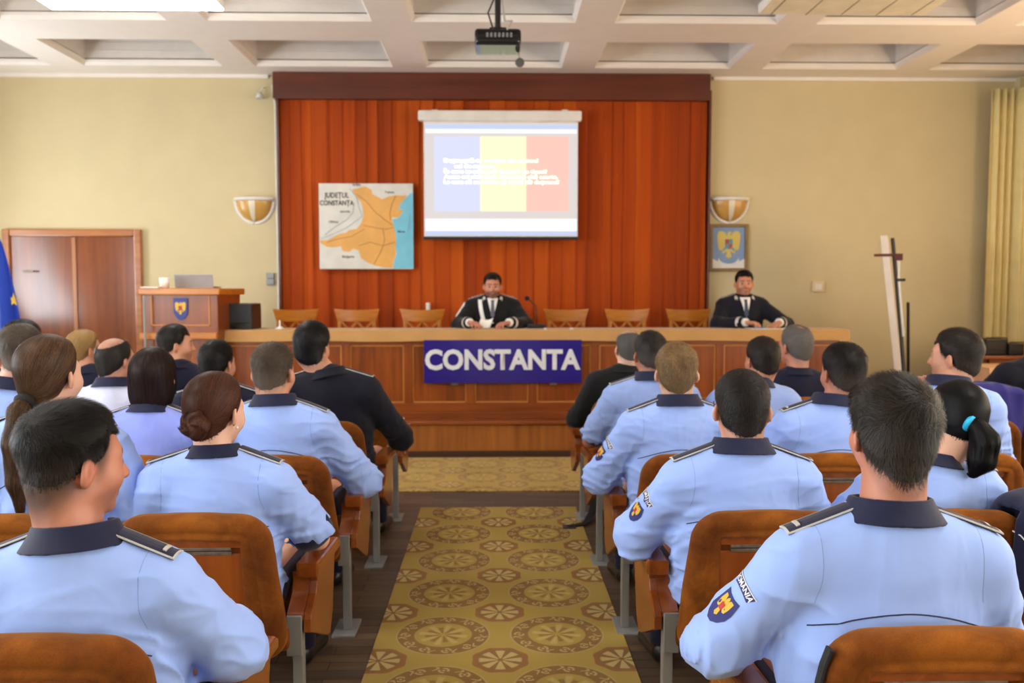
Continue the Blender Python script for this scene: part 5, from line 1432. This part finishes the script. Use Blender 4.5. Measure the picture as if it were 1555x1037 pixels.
P['L6'] = seat_person('man with short greying hair in light blue shirt at the left edge', 'L', 2, 2, 30, 492, dx=-.03, yaw=24, roll=-6, haircol=(76, 64, 54), hairhi=(160, 146, 130), skin='mid', tt=.014, ts=.005, zn=-.09, sidegrey=(112, 98, 86), boards=None, fade=.3)
P['L7'] = seat_person('balding man with dark side hair in a white shirt with navy collar', 'L', 3, 2, 172, 512, yaw=-25, haircol=(40, 34, 30), hairhi=(90, 82, 76), skin='mid', tt=.006, ts=.009, zn=-.09, shirtmat=M_SHIRT_W, bald=(0, -.045, .115, .062, .085, .066), strands=1500, seam=False)
P['L8'] = seat_person('dark haired man in navy suit with shoulder boards behind the bun haired woman', 'L', 3, 1, 327, 516, yaw=-17, haircol=(24, 20, 18), skin='mid', top='suit', boards='edge', tt=.012, ts=.008)
P['L9'] = seat_person('black haired man in dark suit leaning on the left aisle armrest', 'L', 3, 0, 473, 487, dx=.07, yaw=-16, roll=5, haircol=(16, 14, 15), hairhi=(56, 52, 56), skin='mid', top='suit', suitmat=M_SUIT_D, boards='edge', boardmat=M_SUIT_D, tt=.016, ts=.012, zn=-.10, bw=1.08,
    side=-.06, hs=.97, arms={'r': dict(el=(.30, .10, .25), wr=(.24, .34, .19), d=(.1, .8, -.5))})
P['L10'] = seat_person('man in navy suit seen in right profile before the desk left end', 'L', 4, 2, 265, 492, yaw=-62, haircol=(26, 22, 20), hairhi=(84, 76, 70), skin='mid', top='suit', tt=.017, ts=.008, sidegrey=(56, 48, 44), stubble=.25, h=.008)
P['L11'] = seat_person('blonde person with tied back hair in dark suit near the door', 'L', 4, 3, 125, 500, fem=True, yaw=-35, haircol=(176, 136, 82), hairhi=(236, 206, 150), skin='mid', top='suit', hair='bun', gather=(0, -.09, -.05), bunc=(0, -.105, -.055), bunr=(.03, .022, .03), tt=.014, ts=.012, zn=-.10)
P['L12'] = seat_person('black haired person in dark suit half hidden at the left edge', 'L', 3, 3, 33, 485, yaw=-10, haircol=(16, 15, 16), skin='mid', top='suit', tt=.02, ts=.014)
# right block
P['R1'] = seat_person('man in light blue shirt with dark tousled hair, nearest on the right', 'R', 0, 0, 1360, 570, dx=.02, yaw=2, pitch=2, haircol=(28, 23, 21), hairhi=(122, 108, 94), skin='red', hs=.885, zup=-.028, boards='bar', tt=.017, ts=.010, zn=-.098, zf=.072, tb=.004,
    lift=.010, jit=.22, mess=.75, lenk=1.7, strands=20000, hik=.46, sidegrey=(62, 55, 50), whorl=(.012, -.082, .075), bw=1.08, patch=True, arms={'l': dict(el=(-.325, .02, .25), wr=(-.22, .26, .2))})
P['R2'] = seat_person('woman with black ponytail in a bright cyan hair tie', 'R', 1, 1, 1463, 580, dx=.03, fem=True, yaw=-2, pitch=-14, roll=6, haircol=(10, 9, 11), hairhi=(46, 44, 50), skin='fair', hair='tail',
    gather=(-.012, -.098, -.015), tailpts=[(0, 0, 0), (.020, -.024, -.014), (.036, -.034, -.052), (.028, -.034, -.11), (.008, -.03, -.15)], tailr=[.014, .022, .036, .034, .012], tie=plain('cyan hair tie', (40, 186, 232), .5), tier=(.021, .0075), tt=.014, ts=.012, zf=.072, zn=-.09,
    boards='edge', strands=9000, bw=.95, seam=False)
P['R3'] = seat_person('man in glasses with cropped black hair and light blue shirt, right aisle', 'R', 1, 0, 1131, 562, dx=-.04, yaw=-5, haircol=(30, 26, 25), hairhi=(104, 92, 84), skin='mid', boards='edge', tt=.012, ts=.007, zn=-.095, lenk=.7, lift=.003, strands=15000, whorl=(0, -.08, .085), patch=True, glasses=True,
    arms={'l': dict(el=(-.30, .03, .24), wr=(-.20, .28, .19))}, fade=.3, bw=1.05)
P['R4'] = seat_person('man with sandy ginger hair in light blue shirt on the right aisle', 'R', 2, 0, 1030, 520, dx=-.05, yaw=-9, haircol=(110, 82, 52), hairhi=(206, 172, 122), hik=.8, skin='fair', boards='edge', tt=.016, ts=.009, zn=-.09, sidegrey=(112, 92, 66), jit=.5, patch=True, arms={'l': dict(el=(-.30, .04, .24), wr=(-.2, .28, .19))}, bw=1.02)
P['R5'] = seat_person('dark haired man with sleeve patch between the glasses wearer and the tousled haired man', 'R', 2, 1, 1284, 520, dx=.06, yaw=8, haircol=(22, 18, 17), hairhi=(70, 60, 54), skin='red', boards='bar', tt=.017, ts=.009, zn=-.085, sidegrey=(70, 60, 52), patch=True, arms={'l': dict(el=(-.30, .02, .26), wr=(-.15, .27, .2))}, bw=1.05)
P['R6'] = seat_person('dark haired man in left profile resting his chin on his hand', 'R', 2, 2, 1453, 497, dx=.0, yaw=40, pitch=2, haircol=(34, 27, 24), hairhi=(110, 96, 84), skin='mid', boards=None, tt=.020, ts=.010, zn=-.09, bw=.98, h=.0055, hs=.89,
    arms={'l': dict(el=(-.20, .17, .28), wr=(-.045, .035, .56), d=(.1, -.15, .95), n=(-.2, 1, .1), curl=.9)}, body_yaw=.2)
P['R7'] = seat_person('man with short dark greying hair in grey blue short sleeved shirt', 'R', 3, 0, 988, 502, yaw=8, haircol=(40, 34, 32), hairhi=(110, 100, 94), skin='dark', boards='edge', tt=.012, ts=.008, shirtmat=M_SHIRT_G, sleeve=-.10, cuff=True, seam=False, arms={'l': dict(el=(-.295, .06, .24), wr=(-.2, .30, .18))}, sidegrey=(84, 76, 72), bw=1.05)
P['R8'] = seat_person('bald man with grey side hair in a black suit on the right aisle', 'R', 4, 0, 955, 501, yaw=10, haircol=(96, 92, 90), hairhi=(150, 146, 142), skin='fair', top='suit', suitmat=M_SUIT_K, tt=.004, ts=.006, zn=-.09, bald=(0, .03, .12, .066, .10, .075), strands=1200)
P['R9'] = seat_person('man with thinning dark crown in pale blue shirt before the desk right half', 'R', 3, 1, 1160, 511, yaw=12, haircol=(36, 28, 25), hairhi=(92, 76, 66), skin='tan', boards=None, tt=.011, ts=.009, shirtmat=M_SHIRT_G, seam=False)
P['R10'] = seat_person('grey haired man in navy suit just left of the desk right end', 'R', 4, 2, 1210, 493, yaw=20, haircol=(112, 106, 102), hairhi=(176, 170, 166), skin='red', top='suit', tt=.009, ts=.009, zn=-.09, bald=(.01, -.05, .13, .035, .035, .04), hs=1.06)
P['R11'] = seat_person('person in dark uniform at the right edge, head out of view', 'R', 4, 5, 1600, 486, dx=-.06, yaw=10, haircol=(26, 22, 20), skin='mid', top='suit', suitmat=M_SUIT_D, tt=.014, patch=True, bw=1.1, side=-.05, arms={'l': dict(el=(-.34, .10, .27), wr=(-.22, .32, .22))})
def desk_person(label, px, py, Y, rot=PI, **k):
    q = at(px, py, Y-.06); st = DZ+.45
    T = q.z-st-k['tt']*.9; lean = k.get('lean', .02)
    s = make_person(label, q.x, Y, st, rot, T=T, hx=0, h=.0048, seed=int(px), strands=3500, swidth=.0022, hres=.005, knee=.10, **k)
    return s
dz_ = ZT+.02-(DZ+.45)
P['P1'] = desk_person('bearded officer in black ceremonial uniform at the centre of the desk', 748, 414, 7.93, zup=.05, haircol=(36, 28, 24), hairhi=(84, 70, 60), skin='red', top='suit', suitmat=M_SUIT_K, boards='stars', boardmat=M_SUIT_K, tt=.014, ts=.006, zf=.080, zn=-.08, stubble=.62, lean=-.02, hy=.05, bw=1.10, pitch=-4,
    arms={'r': dict(el=(.31, .16, dz_+.005), wr=(.205, .42, dz_+.035), d=(-.5, .8, -.05), curl=.5), 'l': dict(el=(-.31, .16, dz_+.005), wr=(-.15, .43, dz_+.035), d=(.7, .6, -.1), curl=.5)}, collarmat=M_WHITE)
P['P2'] = desk_person('officer in navy uniform and tie at the right end of the desk', 1131, 410, 7.93, zup=.03, haircol=(24, 20, 19), hairhi=(66, 58, 54), skin='tan', top='suit', suitmat=M_SUIT_D, boards='stars', boardmat=M_SUIT_D, tt=.014, ts=.007, zf=.078, zn=-.08, stubble=.25, lean=-.02, hy=.03, bw=1.02, yaw=-8,
    arms={'r': dict(el=(.27, .14, dz_+.005), wr=(.10, .43, dz_+.035), d=(-.9, .5, -.05), curl=.5), 'l': dict(el=(-.36, .20, dz_+.005), wr=(-.20, .46, dz_+.035), d=(.6, .8, -.15), curl=.5)}, collarmat=M_WHITE)
def front_details(s, tiecol, aig):
    r = s.root; D = (0, -1, 0); U, V = (-1, 0, 0), (0, 0, 1); zs = s.zs
    tri = ([(-.052, .012), (.052, .012), (.0, -.155), (-.03, -.06), (.03, -.06)], [(0, 3, 2, 4, 1)])
    o = (0, .2, zs+.012)
    n = 10; pts = []; fc = []
    for i in range(n+1):
        t = i/n; w = .050*(1-t)**.9+.001
        for j in range(5): pts.append((w*(-1+j/2), .030-.19*t))
    for i in range(n):
        for j in range(4): fc.append((i*5+j, i*5+j+1, (i+1)*5+j+1, (i+1)*5+j))
    v = patch(s, r, 'shirt_front', M_WHITE, (pts, fc), o, U, V, D, .003)
    pts = []; n = 8
    for i in range(n+1):
        t = i/n; w = .016 if t < .12 else .011+.012*t
        if t > .85: w *= (1-t)/.15*.9+.1
        for j in range(3): pts.append((w*(-1+j), .010-.165*t))
    fc = [(i*3+j, i*3+j+1, (i+1)*3+j+1, (i+1)*3+j) for i in range(n) for j in range(2)]
    patch(s, r, 'tie', tiecol, (pts, fc), o, U, V, D, .007)
    for sg in (1, -1):
        patch(s, r, 'lapel_emblem', M_SILVER, disc2(sg*.080, .02, .014, .026, 10), o, U, V, D, .004)
        pts = [(sg*(.052-.0035*i), .02-.0165*i+.0) for i in range(11)]+[(sg*(.090-.0065*i+(.02 if i in (3, 4) else 0)), .01-.0165*i) for i in range(11)]
        fc = [(i, i+1, 12+i, 11+i) for i in range(10)]
        patch(s, r, 'lapel', s.suitmat, (pts, fc), o, U, V, D, .005)
    for i in range(2):
        patch(s, r, 'button', M_SILVER, disc2(0, -.20-.07*i, .009, .009, 10), o, U, V, D, .004)
    for nm in 'rl':
        Ej, W = s.Ej[nm], s.W[nm]; d = unit(W-Ej); m = MB(); L = np.linalg.norm(W-Ej)
        c = [Ej+d*(L*t) for t in (.80, .90)]
        m.tube([Vector(c[0]), Vector(c[1])], [.056, .053], 20, cap=False); m.build('cuff_band', M_SILVER, r, smooth=True)
        m = MB(); c = [Ej+d*(L*t) for t in (.96, 1.06)]; m.tube([Vector(c[0]), Vector(c[1])], [.039, .037], 20); m.build('shirt_cuff', M_WHITE, r, smooth=True)
    if aig:
        pts = [(.118-.010*(i/14)-.05*(i/14)**2-.018+.036*j, .015-.26*i/14) for i in range(15) for j in range(2)]
        pts = [(-a, b) for a, b in pts]
        fc = [(2*i, 2*i+1, 2*i+3, 2*i+2) for i in range(14)]
        patch(s, r, 'white_strap', M_WHITE, (pts, fc), o, U, V, D, .006)
        S, Ej = s.S['r'], s.Ej['r']; m = MB()
        pts = [Vector(S+(Ej-S)*t+np.array([.072-.01*t, .02, .025-.02*t])) for t in np.linspace(-.1, .62, 8)]
        m.tube(pts, .013, 8); m.build('white_cord', M_WHITE, r, smooth=True)
front_details(P['P1'], plain('grey patterned tie', (86, 90, 104), .6, var=.3, nscale=40), True)
front_details(P['P2'], plain('slate blue tie', (52, 62, 92), .6), False)
for k, s in P.items():
    if s.__dict__.get('patch'): sleeve_patch(s, s.root)
    if s.__dict__.get('cuff'):
        for nm in 'rl':
            Ej, W = s.Ej[nm], s.W[nm]; fr = s.sleeve; d = unit(W-Ej); L = np.linalg.norm(W-Ej)
            e = Ej+d*L*fr; m = MB(); rr = .064-.010*fr
            if fr < 0: S_ = s.S[nm]; d = unit(Ej-S_); e = S_+(Ej-S_)*(1+fr); rr = .0665
            m.tube([Vector(e-d*.042), Vector(e-d*.02), Vector(e+d*.006), Vector(e+d*.008)], [rr+.004, rr+.003, rr+.002, rr-.008], 24); m.build('sleeve_cuff', M_NAVY, s.root, smooth=True)
    if s.__dict__.get('glasses'):
        m = MB()
        for sg in (1, -1):
            m.tube([Vector(s.hw((sg*.083, -.012, .008))), Vector(s.hw((sg*.086, .03, .012))), Vector(s.hw((sg*.074, .098, .012)))], .0022, 6)
            m.tube([Vector(s.hw((sg*.083, -.012, .008))), Vector(s.hw((sg*.080, -.028, -.006)))], .0026, 6)
            m.tube([Vector(s.hw((sg*(.036+.026*math.cos(t)), .104-.004*abs(math.cos(t)), .002+.018*math.sin(t)))) for t in np.linspace(0, 2*PI, 17)], .0018, 6)
        m.tube([Vector(s.hw((-.012, .106, .004))), Vector(s.hw((.012, .106, .004)))], .0018, 6)
        m.build('glasses', M_BLACK, s.root)
s = P['L2']; m = MB(); e = s.hw((.087, -.006, -.047)); bmesh.ops.create_uvsphere(m.bm, u_segments=10, v_segments=8, radius=.0048, matrix=Matrix.Translation(Vector(e))); m.build('earring', plain('pearl', (240, 232, 220), .2), s.root, smooth=True)
# ------------------------------------------------------------------ seats of the audience
SEATS = [('L', 0, 0, 'brown velvet theatre chair under the nearest man on the left'), ('L', 1, 0, 'brown velvet theatre chair of the woman with the bun'), ('L', 1, 1, 'brown velvet theatre chair of the woman with the long ponytail'),
    ('L', 2, 0, 'brown velvet theatre chair of the cropped grey haired man by the left aisle'), ('L', 2, 1, 'brown velvet theatre chair of the woman with the bob'), ('L', 2, 2, 'brown velvet theatre chair of the greying man at the left edge'),
    ('L', 3, 0, 'brown velvet theatre chair of the dark suited man leaning to the aisle'), ('L', 3, 1, 'brown velvet theatre chair of the navy suited man behind the bun'), ('L', 3, 2, 'brown velvet theatre chair of the balding man in white'), ('L', 3, 3, 'brown velvet theatre chair of the half hidden person at left edge'),
    ('L', 4, 0, 'empty brown theatre chair at the front of the left aisle'), ('L', 4, 2, 'brown velvet theatre chair of the man in right profile'), ('L', 4, 3, 'brown velvet theatre chair of the blonde person'),
    ('R', 0, 0, 'brown velvet theatre chair under the nearest man on the right'), ('R', 1, 0, 'brown velvet theatre chair of the man in glasses'), ('R', 1, 1, 'brown velvet theatre chair of the woman with the cyan hair tie'),
    ('R', 2, 0, 'brown velvet theatre chair of the ginger haired man'), ('R', 2, 1, 'brown velvet theatre chair of the dark haired man with sleeve patch'), ('R', 2, 2, 'brown velvet theatre chair of the man resting his chin'),
    ('R', 3, 0, 'brown velvet theatre chair of the man in grey blue short sleeves'), ('R', 3, 1, 'brown velvet theatre chair of the man with thinning crown'), ('R', 3, 3, 'empty theatre chair right of the man resting his chin'), ('R', 3, 4, 'empty theatre chair at the right edge nearest the camera'),
    ('R', 4, 0, 'brown velvet theatre chair of the bald man in black'), ('R', 4, 1, 'empty theatre chair in front of the man with thinning crown'), ('R', 4, 2, 'brown velvet theatre chair of the grey haired man in navy'), ('R', 4, 4, 'theatre chair with a violet blue jacket over its back'), ('R', 4, 5, 'theatre chair of the dark uniformed person at right edge')]
for sd, rw, cl, lb in SEATS:
    o = chair(sd, rw, cl, lb)
    if (sd, rw, cl) == ('R', 0, 0): o.location.x += .05
# ------------------------------------------------------------------ jackets, strap, papers
def jacket_over_chair(nm, side, row, col, mat, lb, z=.83, w=.215, drop=.34, fold=.012, xo=0.0):
    X, Yn = COLS[side][col], ROW0+PITCH_Y*row
    def f(P):
        x, y, zz = P[:, 0], P[:, 1]+.11*(P[:, 2]-.78)+.0425, P[:, 2]
        top = z-.05*(np.abs(x)/w)**2*.9
        q = np.stack([np.abs(x)-w+.05, np.abs(y)-.085+.03, np.abs(zz-(top-drop/2))-drop/2+.05], 1)
        d = np.sqrt((np.maximum(q, 0)**2).sum(1))+np.minimum(q.max(1), 0)-.045
        inner = np.maximum(np.maximum(np.abs(x+xo)-.262+.044*np.clip((zz-.33)/.45, 0, 1)**1.3, np.abs(y)-.046), zz-.785)
        d = smax(d, -inner, .008)
        return d-fold*wav(P*vec((1, 1, .5)), 16, 8)
    V, Fq = nets(f, (-w-.06, -.24, z-drop-.06), (w+.06, .14, z+.06), .007)
    o = mesh_np(nm, V, Fq, mat); o.location = (X+xo, Yn, 0); tag(o, lb, 'jacket'); return o, f
jacket_over_chair('draped_jacket', 'R', 4, 4, cloth('violet blue jacket cloth', (44, 42, 124), .7), 'violet blue jacket draped over a chair back behind the chin resting man', z=.875, w=.235)
o, f2 = jacket_over_chair('hanging_jacket', 'R', 1, 1, M_NAVY, 'dark navy jacket with white piping and zip hanging at the right edge', z=.835, w=.105, drop=.34, fold=.006, xo=.262)
def curve(pts, nm, rad, mat):
    P0 = np.array([(x, -.3, zz) for x, zz in pts], F32); H = raycast(f2, P0, (0, 1, 0)); H[:, 1] -= rad*.5
    H = [Vector(h) for h in H if h[1] < .1]
    m = MB(); m.tube(H, rad, 6); return m.build(nm, mat, o, smooth=True)
t_ = np.linspace(0, 1, 14)
curve([(-.105+.11*u, .815-.20*u-.03*math.sin(u*3)) for u in t_], 'piping', .0022, M_WHITE)
curve([(-.118+.10*u, .76-.17*u) for u in t_], 'piping', .0022, M_WHITE)
z_ = curve([(-.055+.07*u, .725-.12*u) for u in t_], 'zip', .006, M_SILVER)
H = raycast(f2, np.array([(-.055, -.3, .727)], F32), (0, 1, 0))[0]
m = MB(); bmesh.ops.create_uvsphere(m.bm, u_segments=10, v_segments=8, radius=.007, matrix=Matrix.Translation(Vector(H))); m.build('snap_button', M_SILVER, o, smooth=True)
def strap():
    Y = 5.05; fl = lambda px, py: at(px, py, 1.42*FPX/(py-440.0)*1.0)
    pts = [fl(862, 808), fl(876, 806), fl(890, 803), fl(899, 795), fl(904, 782)]
    pts = [Vector((p.x, p.y, .016+.10*max(0, i-2)**1.3*.35)) for i, p in enumerate(pts)]
    r = empty('bag_strap', (pts[0].x, pts[0].y, 0), 'black webbing strap with buckle trailing onto the carpet edge', 'strap')
    o = Vector(r.location); m = MB()
    q = [p-o for p in pts]
    for i in range(len(q)-1):
        d = (q[i+1]-q[i]).normalized(); n = d.cross(Vector((0, 0, 1))).normalized()*.022
        a, b = q[i], q[i+1]; vs = [m.bm.verts.new(v) for v in (a-n, a+n, b+n, b-n)]; m.bm.faces.new(vs)
    bmesh.ops.remove_doubles(m.bm, verts=m.bm.verts, dist=.012)
    s_ = m.build('webbing', plain('black webbing', (16, 16, 17), .8), r); s_.modifiers.new('thick', 'SOLIDIFY').thickness = .006
    m = MB(); m.box((-.03, -.035, -.008), (.05, .035, .014), .006); m.build('buckle', M_BLACK, r)
strap()
cx_, Yn_ = COLS['R'][0]+.05, ROW0
pts = [(cx_-(.262-.044*((z-.33)/.45)**1.3)-(.005 if z < .70 else .005-.008*(z-.70)/.045), Yn_-.055-.11*(z-.78), z) for z in np.linspace(.36, .745, 12)]
m = MB()
for dy in (-.007, 0, .007): m.tube([(p[0], p[1]+dy, p[2]) for p in pts], .0055, 8)
tag(m.build('hanging_strap', plain('black strap cloth', (18, 18, 20), .7)), 'black strap hanging down the left side of the nearest right chair', 'strap')
X = COLS['L'][0]+.285; Yc = ROW0+PITCH_Y*4
m = MB(); m.grid(lambda u, v: Vector((-.05+.10*u, -.16+.30*v, .02*math.sin(u*3)+.012*v)), 6, 6)
o = m.build('folded_paper', M_WHITE, None, (X-.05, Yc+.30, .572), smooth=True); tag(o, 'white folded paper lying on the front left aisle armrest', 'paper'); o.modifiers.new('thick', 'SOLIDIFY').thickness = .003
# ------------------------------------------------------------------ light
def area(name, loc, size, energy, col, rot):
    l = bpy.data.lights.new(name, 'AREA'); l.shape = 'RECTANGLE'; l.size, l.size_y = size; l.energy = energy; l.color = col
    o = bpy.data.objects.new(name, l); COL.objects.link(o); o.location = loc; o.rotation_euler = rot; return o
EL, ER = 1.0, 1.0
for i, (a, b) in enumerate(WINL):
    area('window_daylight', (XL-.30, (a+b)/2, 2.0), (2.1, b-a+.1), [190, 190, 190, 95][i], (.90, .95, 1.0), (0, -PI/2-.50, 0))
for i, (a, b) in enumerate(WINS):
    area('window_daylight', (XR+.30, (a+b)/2, 2.0), (2.1, 1.9), [150, 150, 110, 90][i], (1.0, .96, .90) if i < 2 else (1.0, .82, .60) if i == 2 else (1.0, .64, .34), (0, PI/2+.50, 0))
w = bpy.data.worlds.new('sky'); sc.world = w; w.use_nodes = True
bg = w.node_tree.nodes['Background']; bg.inputs[0].default_value = (.75, .85, 1, 1); bg.inputs[1].default_value = .8
# ------------------------------------------------------------------ camera
cam = bpy.data.cameras.new('camera'); co = bpy.data.objects.new('camera', cam); COL.objects.link(co)
co.location = (0, 0, CAMZ); co.rotation_euler = (PI/2-PITCH, 0, -YAW)
cam.sensor_width = 36; cam.lens = 36*FPX/1555; cam.clip_start = .05
cam.dof.use_dof = True; cam.dof.focus_distance = 2.1; cam.dof.aperture_fstop = 4.0
sc.camera = co
sc.view_settings.view_transform = 'Standard'; sc.view_settings.look = 'None'; sc.view_settings.gamma = 1; sc.view_settings.use_curve_mapping = False
sc.view_settings.exposure = 0.10
sc.cycles.max_bounces = 6; sc.cycles.diffuse_bounces = 4; sc.cycles.glossy_bounces = 3; sc.cycles.use_denoising = True
sc.cycles.caustics_reflective = False; sc.cycles.caustics_refractive = False; sc.cycles.sample_clamp_indirect = 6
